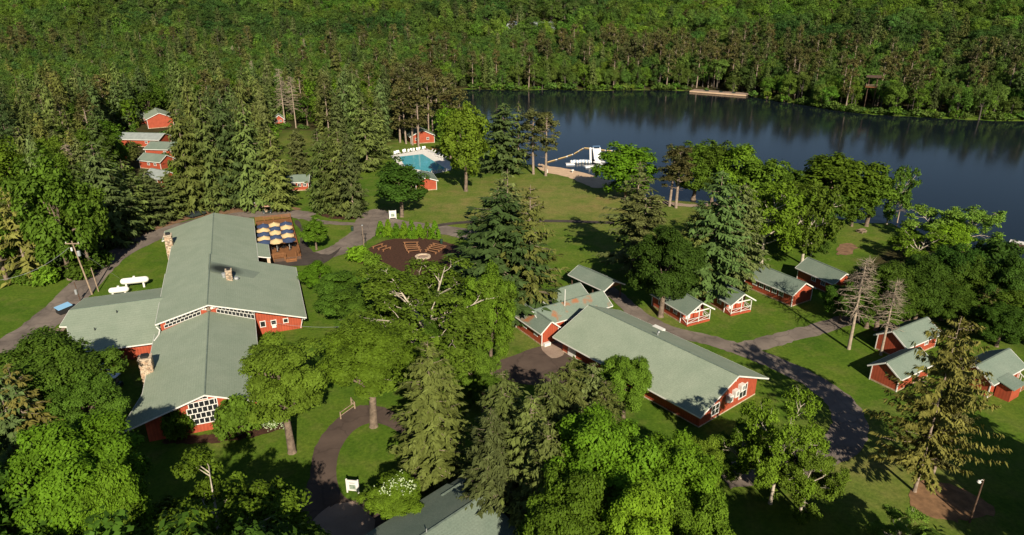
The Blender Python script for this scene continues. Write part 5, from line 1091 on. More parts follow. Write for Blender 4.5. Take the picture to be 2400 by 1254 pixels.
NAME = dict(maple='broadleaf_tree', lofty='broadleaf_tree', open='broadleaf_tree', oldgiant='broadleaf_tree', spruce='spruce_tree', sparse='spruce_tree', redpine='pine_tree', widepine='pine_tree', dead='dead_tree', shrub='shrub', arbor='hedge_shrub')
RT = random.Random(77)
def plant(kind, x, y, h, r, tint, label, group=None, level=None, dz=0.0):
    z = ground_z(x, y) + dz; dist = math.sqrt(x * x + y * y + (z + h / 2 - CAM_H) ** 2)
    if level is None: level = 0 if dist < 135 else 1 if dist < 235 else 2
    V = proto(kind, level); tm, cmesh, H0, R0 = V[RT.randrange(len(V))]
    nm = NAME[kind]
    t = empty(nm, (x, y, z - .05), RT.uniform(0, 6.28), label, {'shrub': 'shrub', 'hedge_shrub': 'hedge'}.get(nm, 'tree'), group)
    t.scale = (r / R0, r / R0, h / H0)
    o = bpy.data.objects.new('trunk', tm); link(o, t)
    if cmesh is not None:
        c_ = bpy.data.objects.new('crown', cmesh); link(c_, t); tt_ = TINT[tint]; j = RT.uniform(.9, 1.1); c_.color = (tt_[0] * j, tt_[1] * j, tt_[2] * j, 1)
    return t
PLACED = []
def T(kind, tint, top, base, wpx, label, group=None):
    """tree seen with its tip at pixel top; base is a pixel on the ground or a height in metres"""
    if isinstance(base, tuple): x, y = G(*base); h = height_at(x, y, top[1])
    else: h = base; x, y = G(top[0], top[1], h)
    r = wpx / 2 / FPX * slant(x, y, h * .45) * (1.2 if kind in ('spruce', 'sparse') else 1.0)
    PLACED.append((x, y, r)); return plant(kind, x, y, h, r, tint, label, group)

# ------------------------------------------------------------------ single trees, one by one
TREES = [
 ('maple', 'lime', (150, 965), 17, 320, 'big lime green maple crowding the corner below the shaded courtyard'),
 ('open', 'bright', (485, 1140), 13, 330, 'spreading tree with bare pale limbs in front of the lounge lawn'),
 ('maple', 'lime', (250, 1075), 16, 190, 'second lime crown close beside the big lime green maple'),
 ('maple', 'dark', (90, 768), 14, 270, 'dark broadleaf tree beside the kitchen wing throwing shade on its porch'),
 ('maple', 'dark', (170, 862), 10.5, 190, 'shadowy broadleaf crown between the kitchen wing and the big lime maple'),
 ('sparse', 'brown', (15, 850), 14, 150, 'thin brownish conifer in the shade below the kitchen wing'),
 ('spruce', 'dull', (-20, 860), 14, 150, 'dull dark conifer at the picture edge below the kitchen wing'),
 ('shrub', 'mid', (570, 943), (566, 1018), 112, 'large rounded shrub against the lounge wall beside the gridded window'),
 ('shrub', 'bright', (418, 962), (420, 1024), 70, 'small round shrub at the shaded corner of the lounge window'),
 ('lofty', 'mid', (672, 785), (685, 1060), 215, 'tall trim tree with a straight trunk standing on the lounge lawn'),
 ('lofty', 'bright', (848, 742), (876, 1000), 225, 'light green tree with pinkish trunk at the tip of the lawn island'),
 ('maple', 'dark', (795, 632), 9, 170, 'dense dark tree nearest the dining hall side wall'),
 ('maple', 'mid', (880, 628), 8.5, 180, 'broad mid green tree below the fire circle benches'),
 ('maple', 'dark', (985, 645), 8.5, 170, 'dark tree just below the stone fire pit'),
 ('maple', 'dark', (860, 660), 9, 200, 'low dark crown between the dining hall and the white limbed tree'),
 ('maple', 'lime', (740, 610), 6, 80, 'small light green tree at the hall corner by the asphalt'),
 ('shrub', 'lime', (842, 580), (842, 612), 60, 'yellow green shrub on the bank beside the short benches'),
 ('shrub', 'mid', (868, 596), (868, 622), 46, 'mid green shrub beside the short benches'),
 ('oldgiant', 'mid', (985, 668), (1012, 890), 350, 'huge old tree with white dead limbs spreading through its crown'),
 ('spruce', 'olive', (1008, 800), (1018, 1118), 190, 'olive spruce with drooping sprays beside the lawn island'),
 ('maple', 'bright', (1148, 606), (1150, 880), 140, 'tall narrow fresh green tree in front of the dark big spruce'),
 ('spruce', 'blue', (1168, 440), (1170, 735), 250, 'big dark blue green spruce by the fire circle'),
 ('sparse', 'olive', (1252, 432), (1240, 740), 165, 'gaunt olive spruce with its pale trunk showing beside the big dark spruce'),
 ('sparse', 'dull', (1186, 395), (1190, 640), 160, 'thin spruce top rising behind the big dark spruce'),
 ('maple', 'deep', (1545, 522), (1548, 742), 195, 'round dark broadleaf tree over the road by the porch cabin'),
 ('sparse', 'dull', (1484, 378), (1482, 640), 185, 'grey green spruce standing before the lime lakeside tree'),
 ('redpine', 'olive', (1478, 455), (1495, 650), 110, 'sparse olive pine between the grey green spruce and the dark round tree'),
 ('spruce', 'blue', (1662, 398), (1660, 700), 165, 'dark spruce over the second porch cabin'),
 ('spruce', 'dull', (1722, 430), (1718, 670), 130, 'dull green spruce beside the dark spruce above the porch cabin'),
 ('spruce', 'mid', (1625, 470), (1622, 690), 110, 'shorter spruce squeezed between the dark round tree and the dark spruce'),
 ('maple', 'lime', (1482, 325), (1468, 470), 165, 'lime green lakeside tree beside the water slide'),
 ('redpine', 'olive', (1572, 345), (1569, 483), 60, 'slim olive pine by the lake, the one nearer the lime green tree'),
 ('redpine', 'olive', (1592, 348), (1584, 487), 66, 'slim olive pine by the lake, the one beside the round lakeside trees'),
 ('maple', 'mid', (1628, 322), (1625, 465), 140, 'rounded lakeside tree next to the slim olive pines'),
 ('maple', 'mid', (1668, 322), (1668, 470), 102, 'narrow middle tree of the rounded lakeside trio'),
 ('maple', 'bright', (1714, 325), (1712, 475), 140, 'full rounded lakeside tree, last of the trio by the pines'),
 ('lofty', 'mid', (1795, 368), (1790, 500), 115, 'airy lakeside tree between the trio and the tallest lakeside crown'),
 ('maple', 'mid', (1850, 392), (1848, 510), 115, 'low lakeside tree next to the tallest lakeside crown'),
 ('maple', 'bright', (1958, 352), (1950, 515), 211, 'tallest broad lakeside crown near the point of the lake lawn'),
 ('open', 'bright', (1828, 432), (1784, 618), 150, 'leaning tree with a pale forked trunk behind the long cabin'),
 ('open', 'mid', (1905, 430), (1879, 618), 130, 'thin leaved tree behind the short cabin with a pale stump like trunk'),
 ('lofty', 'mid', (1765, 440), (1775, 560), 90, 'small bushy tree between the dull spruce and the leaning pale tree'),
 ('open', 'dull', (1990, 520), (1900, 600), 70, 'low grey twiggy tree on the lake lawn edge by the cabins'),
 ('lofty', 'mid', (2030, 398), (2030, 530), 102, 'slender tree at the point of the lake lawn with a short trunk'),
 ('open', 'dull', (2090, 393), (2078, 527), 72, 'pale tall trunked birch at the water edge of the lake lawn'),
 ('dead', 'mid', (2110, 440), (2103, 520), 50, 'bare leaning grey tree at the water edge beside the pale birch'),
 ('open', 'pale', (2205, 488), 7.5, 110, 'grey green willow at the water edge beyond the lake lawn'),
 ('open', 'pale', (2290, 490), 8.0, 100, 'grey green willow nearest the short boat dock'),
 ('maple', 'lime', (2240, 518), 7, 110, 'yellow green tree in front of the grey willows'),
 ('open', 'bright', (2160, 550), 6, 110, 'low loose green tree where the lake lawn meets the dark trees'),
 ('maple', 'deep', (2345, 545), 13, 150, 'very dark tree in front of the short boat dock'),
 ('maple', 'deep', (2262, 560), 13, 150, 'very dark tree with pale limbs before the yellow green lakeside tree'),
 ('maple', 'dark', (2180, 600), 12, 150, 'dark tree behind the thinner dead pine'),
 ('maple', 'dark', (2090, 608), 12, 170, 'dark bushy tree behind the bare dead pine'),
 ('maple', 'mid', (2320, 625), (2325, 765), 170, 'big mid green tree near the picture edge above the porch steps cabin'),
 ('maple', 'dark', (2230, 660), (2235, 765), 150, 'broad dark tree behind the cross beam cabin'),
 ('maple', 'dark', (2400, 645), (2410, 765), 150, 'dark tree at the picture edge above the porch steps cabin'),
 ('maple', 'mid', (2125, 655), (2128, 755), 120, 'mid green tree at the foot of the thinner dead pine'),
 ('maple', 'dark', (2030, 640), (2030, 768), 150, 'dark bushy tree against the end of the long cabin'),
 ('widepine', 'tan', (2300, 672), (2302, 782), 110, 'tan crowned pine among the dark trees above the cabins'),
 ('dead', 'mid', (1995, 603), (1989, 818), 145, 'bare dead pine on the lawn with drooping grey branches'),
 ('dead', 'mid', (2088, 655), (2064, 832), 120, 'thinner dead pine beside the cross beam cabin'),
 ('widepine', 'gold', (2180, 740), (2143, 1152), 285, 'wide golden brown pine with a thick grey trunk on the needle bed'),
 ('widepine', 'olive', (2215, 800), (2172, 1120), 150, 'second olive pine close behind the wide golden brown one'),
 ('redpine', 'tan', (2250, 840), (2186, 1112), 80, 'slim third pine behind the wide golden brown one'),
 ('open', 'bright', (1830, 955), (1805, 1180), 160, 'thin light green tree beside the shaded road'),
 ('open', 'olive', (1720, 990), (1735, 1120), 120, 'light olive tree below the hall gable'),
 ('open', 'mid', (1905, 1050), 8, 140, 'thin twiggy tree at the edge of the deep shade'),
 ('open', 'pale', (2120, 1205), 4.5, 110, 'small pale grey green tree on the grass at the lower edge'),
 ('lofty', 'olive', (1655, 1020), 10, 110, 'reddish tipped tree between the hall gable and the lime maples'),
 ('maple', 'lime', (1430, 945), 17.5, 300, 'huge lime maple in front of the recreation hall eave'),
 ('maple', 'lime', (1590, 1010), 15, 260, 'second lime maple standing below the hall gable'),
 ('maple', 'bright', (1330, 1085), 16, 250, 'broad lime crown lowest in the maple group'),
 ('maple', 'lime', (1500, 1120), 16, 250, 'lime crown in the middle of the maple group at the lower edge'),
 ('maple', 'bright', (1655, 1130), 13, 190, 'lime crown beside the deep shade at the lower edge'),
 ('spruce', 'mid', (1186, 868), (1180, 1170), 190, 'ragged hemlock in front of the parking apron'),
 ('spruce', 'mid', (1290, 872), 16, 165, 'grey green hemlock beside the parking apron'),
 ('spruce', 'mid', (1340, 838), 15, 170, 'tallest hemlock against the recreation hall roof'),
 ('spruce', 'dull', (1390, 850), 14, 150, 'thin hemlock next to the small broadleaf by the hall eave'),
 ('spruce', 'mid', (1245, 925), 16, 165, 'drooping hemlock in the gap between the parking apron and the maples'),
 ('spruce', 'dull', (1150, 955), 15, 150, 'low hemlock between the olive spruce and the ragged hemlock'),
 ('spruce', 'mid', (1285, 985), 16, 150, 'shaded hemlock pressed against the lime maples'),
 ('spruce', 'olive', (1420, 890), 13, 140, 'hemlock under the small broadleaf tree by the hall eave'),
 ('maple', 'mid', (1472, 822), 9.5, 140, 'small broadleaf tree overhanging the recreation hall roof'),
 ('maple', 'bright', (925, 1112), 6.0, 160, 'low lime dogwood with white blossom beside the office roof'),
 ('lofty', 'mid', (1010, 760), 10, 120, 'small tree below the huge white limbed one'),
 ('maple', 'mid', (1110, 800), 9, 120, 'green tree between the white limbed tree and the parking apron'),
 ('maple', 'mid', (1748, 455), (1752, 560), 121, 'leafy crown between the dull green spruce and the leaning pale trunk'),
 ('maple', 'mid', (1868, 470), (1862, 560), 128, 'mid green crown behind the thin leaved tree by the short cabin'),
 ('maple', 'dark', (1915, 440), (1912, 540), 128, 'shaded crown under the tallest lakeside tree'),
 ('lofty', 'bright', (1800, 425), (1802, 545), 115, 'fresh green crown between the lakeside trio and the leaning pale trunk'),
 ('maple', 'mid', (1998, 430), (1996, 530), 89, 'small crown filling the gap beside the tallest lakeside tree'),
 ('maple', 'deep', (2140, 640), (2150, 745), 110, 'deep green crown between the two dead pines'),
 ('maple', 'dark', (1968, 660), (1968, 752), 110, 'dark low bush like tree between the short cabin and the bare dead pine'),
 ('maple', 'deep', (2175, 590), 11, 150, 'deep dark crown filling the wood behind both dead pines'),
 ('maple', 'dark', (2290, 585), 12, 140, 'dark crown squeezed between the very dark lakeside trees'),
 ('maple', 'deep', (2385, 590), 13, 130, 'very dark crown at the picture edge by the boat dock'),
 ('maple', 'dark', (2070, 640), (2075, 750), 140, 'dark leafy crown just beyond the bare dead pine'),
 ('lofty', 'mid', (2200, 640), (2205, 750), 110, 'mid green airy crown behind the cross beam cabin'),
 ('maple', 'dark', (2330, 705), (2335, 812), 130, 'dark crown right behind the porch steps cabin'),
 ('maple', 'deep', (2400, 735), (2410, 812), 110, 'deep dark crown at the picture edge behind the porch steps cabin'),
 ('maple', 'mid', (1130, 870), 6, 100, 'low green crown beside the gaunt hemlocks and the parking apron'),
 ('shrub', 'mid', (70, 632), (72, 664), 60, 'leafy shrub at the lawn edge under the rusty brown conifer'),
 ('shrub', 'bright', (112, 628), (114, 664), 66, 'fresh green shrub at the lawn edge beside the tall dense broadleaf'),
 ('shrub', 'mid', (190, 612), (192, 652), 74, 'big leafy shrub at the lawn edge opposite the utility pole'),
 ('shrub', 'dark', (232, 588), (234, 625), 60, 'dark shrub where the hall road bends into the wood'),
 # west side by the road
 ('maple', 'mid', (155, 335), (165, 655), 180, 'tall dense broadleaf at the lawn edge opposite the utility pole'),
 ('sparse', 'brown', (75, 430), (70, 655), 120, 'rusty brown conifer at the lawn edge'),
 ('lofty', 'mid', (30, 480), (15, 655), 110, 'thin green tree at the lawn edge beside the rusty conifer'),
 ('maple', 'bright', (60, 310), (50, 560), 130, 'bright crown behind the rusty conifer'),
 ('maple', 'mid', (205, 400), (215, 640), 130, 'broadleaf crown hanging over the road bend'),
 ('spruce', 'dull', (250, 330), (268, 575), 120, 'grey green spruce at the road bend'),
 ('spruce', 'mid', (310, 372), (318, 542), 90, 'spruce in the roadside row next to the bend'),
 ('spruce', 'dull', (355, 395), (362, 525), 85, 'dull green spruce in the roadside row'),
 ('spruce', 'mid', (402, 402), (408, 510), 80, 'low skirted spruce in the roadside row behind the rear chimney'),
 ('spruce', 'olive', (448, 236), (455, 500), 95, 'tall olive spruce behind the rear roof corner'),
 ('spruce', 'mid', (503, 225), (510, 492), 95, 'tall spruce behind the rear roof peak'),
 ('spruce', 'dark', (550, 210), (552, 486), 90, 'darkest tall spruce behind the rear roof'),
 ('spruce', 'mid', (600, 235), (603, 492), 95, 'tall spruce over the white cart'),
 ('spruce', 'olive', (648, 300), (655, 492), 85, 'olive spruce over the red truck'),
 ('spruce', 'mid', (690, 395), (672, 482), 44, 'short spruce at the corner of the cart lot'),
 ('spruce', 'mid', (757, 300), (762, 497), 72, 'first of four trunks in the mulch bed, counted from the hall'),
 ('spruce', 'olive', (785, 292), (788, 502), 72, 'second of four trunks in the mulch bed, counted from the hall'),
 ('spruce', 'mid', (808, 300), (808, 504), 66, 'third of four trunks in the mulch bed, counted from the hall'),
 ('spruce', 'dull', (832, 312), (829, 508), 72, 'fourth of four trunks in the mulch bed, counted from the hall'),
 ('maple', 'deep', (938, 376), (942, 508), 138, 'round dark tree on the lawn behind the white notice board'),
 ('maple', 'bright', (738, 512), (742, 585), 74, 'small round tree on the grass triangle beside the terrace'),
 ('maple', 'olive', (1092, 226), (1092, 448), 125, 'tall olive poplar on the lawn beyond the pool'),
 ('maple', 'mid', (1050, 275), (1056, 372), 70, 'green tree between the pool and the olive poplar'),
 ('spruce', 'dark', (1178, 240), (1180, 402), 115, 'dark layered spruce by the swimming bay'),
 ('sparse', 'mid', (1205, 236), (1215, 400), 70, 'thinner spruce close beside the dark layered spruce'),
 ('redpine', 'mid', (1250, 258), (1250, 408), 58, 'tall pine at the beach end, the one nearer the spruces'),
 ('redpine', 'olive', (1272, 268), (1279, 412), 58, 'tall pine standing at the edge of the sand'),
 ('spruce', 'mid', (850, 232), (862, 400), 78, 'spruce behind the mulch bed trees'),
 ('spruce', 'dull', (700, 300), (706, 420), 64, 'brown tinged spruce in the small clearing by the hut'),
 ('spruce', 'mid', (882, 250), (888, 372), 64, 'spruce by the far corner of the pool'),
 ('redpine', 'olive', (924, 215), (938, 334), 48, 'first tall pine in the row above the pool, nearest the spruces'),
 ('redpine', 'tan', (944, 208), (952, 337), 48, 'second tall pine in the row above the pool'),
 ('redpine', 'olive', (962, 212), (967, 340), 46, 'third tall pine in the row above the pool'),
 ('redpine', 'olive', (980, 216), (981, 343), 46, 'fourth tall pine in the row above the pool, nearest the lake'),
 ('redpine', 'brown', (1045, 225), (1050, 330), 44, 'brown pine beside the lakeside cabin'),
 ('dead', 'mid', (660, 160), (668, 290), 56, 'bare tan pine above the tiny brown hut'),
 ('dead', 'mid', (690, 178), (694, 300), 50, 'bare tan pine beside the small clearing'),
]
for (k, tn, tp, bs, wp, lb) in TREES: T(k, tn, tp, bs, wp, lb)
# blossom on the dogwood and the shrub by the lounge
def blossom(px, py, h, lab, n, sp, kind='own'):
    x, y = G(px, py, h); rng = np.random.default_rng(int(px)); C = rng.normal(size=(n, 3)) * np.array([sp, sp * .7, .25]) + np.array([x, y, h]); 
    P = np.repeat(C, 14, 0) + rng.normal(size=(n * 14, 3)) * .28; V = leaf_quads(rng, P, unit(rng.normal(size=P.shape) * .5 + np.array([0, -.3, 1])), .16, .12)
    return fast_mesh('blossom', V, np.arange(len(V)).reshape(-1, 4), [M['blossom']])
dog = [o for o in bpy.data.objects if o.get('label', '').startswith('low lime dogwood')][0]
bl = bpy.data.objects.new('blossom', blossom(930, 1133, 5.6, '', 12, .9)); link(bl, dog); bpy.context.view_layer.update(); bl.matrix_parent_inverse = dog.matrix_world.inverted()
ws = plant('shrub', *G(640, 1000), 1.3, .85, 'pale', 'low cream flowering shrub at the corner of the mulch bed')
bl = bpy.data.objects.new('blossom', blossom(640, 992, 1.0, '', 16, .45)); link(bl, ws); bpy.context.view_layer.update(); bl.matrix_parent_inverse = ws.matrix_world.inverted()
# clipped evergreen hedge behind the fire circle
for k in range(8):
    x, y = G(893 + k * 18.2, 556 + (k - 3.5) * .5); plant('arbor', x, y, 3.7 + .5 * math.sin(k * 2.1), 1.25, 'lime', ['evergreen hedge cone at the junction end of the row', 'second hedge cone from the junction', 'third hedge cone from the junction', 'fourth hedge cone from the junction', 'fourth hedge cone from the big spruce end', 'third hedge cone from the big spruce end', 'second hedge cone from the big spruce end', 'hedge cone at the big spruce end of the row'][k], 'row of evergreen hedge cones', level=1)
# trees standing behind and beside the viewpoint (they shade the lower edge)
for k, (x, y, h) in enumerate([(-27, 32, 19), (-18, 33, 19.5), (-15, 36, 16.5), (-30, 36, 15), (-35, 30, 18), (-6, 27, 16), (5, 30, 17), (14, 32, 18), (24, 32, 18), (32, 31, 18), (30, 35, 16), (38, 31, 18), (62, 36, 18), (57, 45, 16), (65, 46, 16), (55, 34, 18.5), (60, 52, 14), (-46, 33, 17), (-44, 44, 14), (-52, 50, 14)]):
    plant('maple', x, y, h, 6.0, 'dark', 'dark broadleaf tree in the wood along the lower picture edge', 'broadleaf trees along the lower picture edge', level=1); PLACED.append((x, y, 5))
# ------------------------------------------------------------------ the woods
KEEP = [(G(650, 560), 13), (G(705, 430), 12), (G(680, 415), 7), ((-135, 270), 10), ((-118, 238), 9), ((-105, 221), 7), ((-103, 203), 6), ((-118, 205), 8), ((-93, 183), 5), ((-92, 275), 7), ((-31, 240), 9), (G(1290, 85, 15)[:1] + (545.0,), 20), ((-140, 455), 8), (G(700, 318), 9), (G(715, 350), 12), (G(1683, 214), 6), (G(1640, 210), 6), (G(1730, 221), 6), ((162, 319), 3.5), (G(2030, 258), 6),  (G(1290, 100, 12), 8)]
SIGHT = [((-130, 262), 7), ((-125, 250), 6), ((-120, 243), 5), ((-112, 228), 6), ((-104, 213), 5), ((-90, 270), 5), ((-86, 262), 6)]
for (bx, by), dist_, rad in (((-135, 262), 30, 4.0), ((-117, 235), 24, 3.2), ((-105, 217), 18, 2.6), ((-102, 199), 12, 2.2), ((-57, 178), 12, 4)):
    ln = math.hypot(bx, by)
    for k in range(3, int(dist_), 3): SIGHT.append(((bx * (1 - k / ln), by * (1 - k / ln)), rad))
def blocked(x, y, m=0.0):
    for (c_, r) in KEEP + SIGHT:
        if (x - c_[0]) ** 2 + (y - c_[1]) ** 2 < (r + m) ** 2: return True
    for (a, b_, r) in PLACED:
        if (x - a) ** 2 + (y - b_) ** 2 < (r * .75 + 1.2) ** 2: return True
    return False
CAND = []   # (distance, kind, x, y, h, r, tint, zone)
def scatter(x0, x1, y0, y1, cell, inside, choose, zone):
    gx = np.arange(x0, x1, cell); gy = np.arange(y0, y1, cell)
    P = np.array([(x + RT.uniform(-.42, .42) * cell, y + RT.uniform(-.42, .42) * cell) for y in gy for x in gx])
    P = P[(np.abs(P[:, 0]) < .80 * P[:, 1] + 25)]
    P = P[inside(P)]
    for x, y in P:
        if blocked(x, y): continue
        k, h, r, tn = choose(x, y)
        if zone == 'west':                      # young, low trees grow round the wood cabins
            px = 1200 + FPX * x / slant(x, y, 0); pb = row(x, y, 0)
            if 262 < px < 438 and 300 < pb < 510:
                lim = height_at(x, y, 400 + (px - 262) * .12); 
                if pb < 425: lim = min(lim, RT.uniform(7, 15)) if px > 320 else height_at(x, y, 330)
                if lim < 4: continue
                if h > lim: r *= max(.55, lim / h); h = lim
        CAND.append((math.hypot(x, y), k, float(x), float(y), h, r, tn, zone))
def pick(opts):
    s = RT.random() * sum(o[0] for o in opts)
    for o in opts:
        s -= o[0]
        if s <= 0: break
    return o[1], RT.uniform(*o[2]), RT.uniform(*o[3]), o[4] if isinstance(o[4], str) else RT.choice(o[4])
def west(x, y):
    con = .82 if y < 255 else max(.10, .82 - (y - 255) / 85)
    if x < -170 or (y < 190 and x < -95): con *= .4
    return pick([(4.6 * con, 'spruce', (14, 25), (3.2, 4.9), ['mid', 'mid', 'dull', 'olive', 'dark']), (1.0 * con, 'sparse', (16, 22), (2.8, 3.8), ['olive', 'mid', 'tan']), (.5 * con, 'redpine', (17, 22), (2.3, 3.1), ['olive', 'tan', 'olive']), (4.6 * (1.08 - con), 'maple', (11, 16), (4, 6), ['mid', 'bright', 'dark', 'mid']), (1.5 * (1.08 - con), 'lofty', (13, 17), (3.4, 4.8), ['mid', 'bright', 'dull']), (.10, 'dead', (13, 17), (2.2, 3), 'mid')])
def shore_band(x, y):
    s = y - (392 - .62 * min(max(x - 70, 0), 260))
    if s < 6: return pick([(5, 'maple', (8, 14), (3.2, 5), ['bright', 'mid', 'mid', 'lime']), (1.4, 'lofty', (11, 15), (2.8, 3.8), ['bright', 'mid']), (1.2, 'spruce', (11, 17), (2.2, 3), ['mid', 'dark']), (.6 if x < 100 else 1.0, 'redpine', (16, 21), (2.2, 3), ['olive', 'tan'])])
    pine = (1.0 if 55 < x < 150 else .4 if x > 0 else .12) * (s < 75)
    return pick([(3 * pine, 'redpine', (18, 24), (2.2, 3.2), ['olive', 'tan', 'mid', 'olive', 'mid']), (3.6, 'maple', (13, 18), (4.6, 6.8), ['mid', 'bright', 'dark', 'mid']), (1.2, 'lofty', (14, 18), (3.4, 5), ['mid', 'dull', 'dark']), (.9, 'spruce', (15, 21), (2.5, 3.4), ['mid', 'dull', 'dark', 'blue']), (.08, 'dead', (14, 18), (2, 2.6), 'mid')])
def upland(x, y):
    patch = math.sin(x * .021 + 1.1) * math.sin(y * .017 + .4) + .6 * math.sin(x * .009 - y * .012)
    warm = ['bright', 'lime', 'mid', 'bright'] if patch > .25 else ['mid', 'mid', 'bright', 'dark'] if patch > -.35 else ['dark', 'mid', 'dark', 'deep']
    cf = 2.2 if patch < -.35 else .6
    return pick([(6, 'maple', (12, 22), (5.4, 10.5), warm), (2, 'lofty', (15, 22), (4.8, 8), warm + ['dull']), (cf, 'spruce', (17, 24), (3.8, 5.2), ['dull', 'dark', 'mid']), (.12, 'redpine', (16, 20), (2.5, 3.4), ['tan', 'olive']), (.04, 'dead', (14, 18), (2.6, 3.6), 'mid')])
PINES_L = np.array([G(*p) for p in [(893, 262), (960, 240), (992, 218), (1040, 264), (1092, 320), (1125, 346), (1080, 345), (1020, 338), (1000, 322), (930, 318)]])
scatter(-80, 10, 200, 390, 6.2, lambda P: (sdist(P, PINES_L) > .5) & (sdist(P, LK) < -2), lambda x, y: pick([(4, 'redpine', (17, 22), (2.6, 3.4), ['olive', 'tan', 'mid']), (1.5, 'maple', (9, 14), (3.5, 5), ['mid', 'bright'])]), 'west')
scatter(-330, -20, 128, 394, 6.6, lambda P: sdist(P, WOOD_L) > 1.0, west, 'west')
FARLINE = lambda P: P[:, 1] - (392 - .62 * np.clip(P[:, 0] - 70, 0, 260))
scatter(-360, 420, 225, 480, 5.4, lambda P: (sdist(P, LK) < -1.2) & (FARLINE(P) > -30) & (FARLINE(P) < 82) & (P[:, 1] > 225) & ~((P[:, 0] < -40) & (P[:, 1] < 394)) & ~((P[:, 0] > 180) & (P[:, 1] < 255)), shore_band, 'shore')
scatter(-780, 860, 330, 960, 12.6, lambda P: (FARLINE(P) >= 82), upland, 'upland')
CAND.sort(key=lambda c_: c_[0])
cnt = {}; rest = []
for o in bpy.data.objects:
    if o.parent is None and o.type == 'EMPTY':
        b0 = o.name.split('.')[0]; cnt[b0] = cnt.get(b0, 0) + 1
words_k = dict(maple='rounded broadleaf tree', lofty='tall airy broadleaf tree', spruce='dense pointed spruce', sparse='thin ragged spruce', redpine='tall bare stemmed pine', dead='bare dead tree')
tint_w = dict(mid='mid green', bright='fresh green', dark='dark', lime='yellow green', olive='olive', brown='brownish', tan='tan', dull='grey green', blue='blue green', deep='very dark')
MARKS = dict(west=[((-135, 268), 'beside the red barn'), ((-141, 290), 'beyond the red barn'), ((-119, 236), 'near the long pale grey roofed building'), ((-103, 203), 'among the small cabins below the barn'), ((-118, 190), 'between hall road and hidden cabins'), ((-92, 275), 'round the tiny brown hut'), ((-75, 240), 'along the small clearing'), ((-60, 175), 'behind the cart lot'), ((-80, 150), 'behind the dining hall rear roof'), ((-45, 260), 'above the pool'), ((-45, 330), 'behind the lakeside cabin'), ((-95, 330), 'deep in wood beyond the clearing'), ((-150, 330), 'deep in the wood beyond the barn'), ((-160, 200), 'in the wood beyond the far lawn'), ((-120, 150), 'in the wood by the west lawn'), ((-210, 260), 'at the far edge of the wood past the barn')],
    shore=[((-40, 400), 'where the far shore begins'), ((0, 392), 'on the far shore opposite the fire circle'), ((40, 390), 'on the far shore opposite the beach'), ((75, 385), 'on far shore just short of the dock'), ((107, 372), 'on the far shore right behind the long dock'), ((135, 345), 'between the long dock and the timber tower'), ((162, 322), 'on the far shore round the timber tower'), ((185, 305), 'on the far shore past the timber tower'), ((210, 288), 'on the last stretch of far shore'), ((100, 430), 'on the rise behind the long dock'), ((160, 390), 'on the rise behind the timber tower'), ((40, 440), 'on the rise opposite the beach'), ((-60, 450), 'on the rise above the pool wood'), ((-160, 440), 'on the rise above the barn wood'), ((220, 350), 'on the rise past the timber tower')], upland=[((0, 600), 'on the wooded hill beyond the lake')])
def where(x, y, zone): return min(MARKS[zone], key=lambda m_: (x - m_[0][0]) ** 2 + (y - m_[0][1]) ** 2)[1]
for c_ in CAND:
    nm = NAME[c_[1]]
    if cnt.get(nm, 0) < 300 and c_[0] < 470:
        cnt[nm] = cnt.get(nm, 0) + 1
        wk = words_k[c_[1]] if c_[1] == 'dead' else tint_w[c_[6]] + ' ' + words_k[c_[1]]
        plant(c_[1], c_[2], c_[3], c_[4], c_[5], c_[6], wk + ' ' + where(c_[2], c_[3], c_[7]), wk + 's ' + where(c_[2], c_[3], c_[7]))
    else: rest.append(c_)
# the remaining far wood: one mass, points carrying grown trees
bank = bpy.data.collections.new('far_tree_shapes'); order_ = []
def far_shape(nm, t, mw, ml): 
    me = t.both(nm, mw, ml); o = bpy.data.objects.new(nm, me); bank.objects.link(o)
KIDX = {}
TN = {}
def far_mat(base, tn):
    k_ = base + '_' + tn
    if k_ not in M:
        c0 = dict(broad=(0.094, 0.156, 0.026), spruce=(0.100, 0.124, 0.030), pine=(0.090, 0.100, 0.032))[base]
        M[k_] = leaf_mat(base + '_foliage_' + tn, tuple(min(.5, a * b_) for a, b_ in zip(c0, TINT[tn])), transl=.2 if base == 'broad' else .1, hue=.022, vari=.40)
    return k_
combos = sorted({(c_[1], c_[6]) for c_ in rest})
for i, (k, tn) in enumerate(combos):
    q = .55
    mats_ = dict(maple='broad', lofty='broad', spruce='spruce', sparse='spruce', redpine='pine', dead='pine')
    for s in range(2):
        nm = 'far_%03d_%s_%d' % (i, k, s); sd_ = 900 + i * 7 + s
        if k == 'maple': t = broadleaf(sd_, q, .14, 16, 6, 30, (1.4, 2.5), limbs=4, domes=.7, rough=.36)
        elif k == 'lofty': t = broadleaf(sd_, q, .32, 17, 5, 26, (1.5, 2.5), limbs=5, domes=.7, rough=.36)
        elif k == 'spruce': t = spruce(sd_, .36, 21, 3.9, .06, power=.6)
        elif k == 'sparse': t = spruce(sd_, .36, 20, 3.7, .12, .4, .4, .35, .66)
        elif k == 'redpine': t = tall_pine(sd_, q, 22, 3.0, .36, 40, .55)
        else: t = dead_tree(sd_, 14, 3.4, 40, False)
        far_shape(nm, t, 'dead_wood' if k == 'dead' else 'far_bark', far_mat(mats_[k], tn))
    KIDX[(k, tn)] = i * 2
H0R0 = dict(maple=(16, 6), lofty=(17, 5), spruce=(21, 3.9), sparse=(20, 3.7), redpine=(22, 3.0), dead=(14, 3.4))
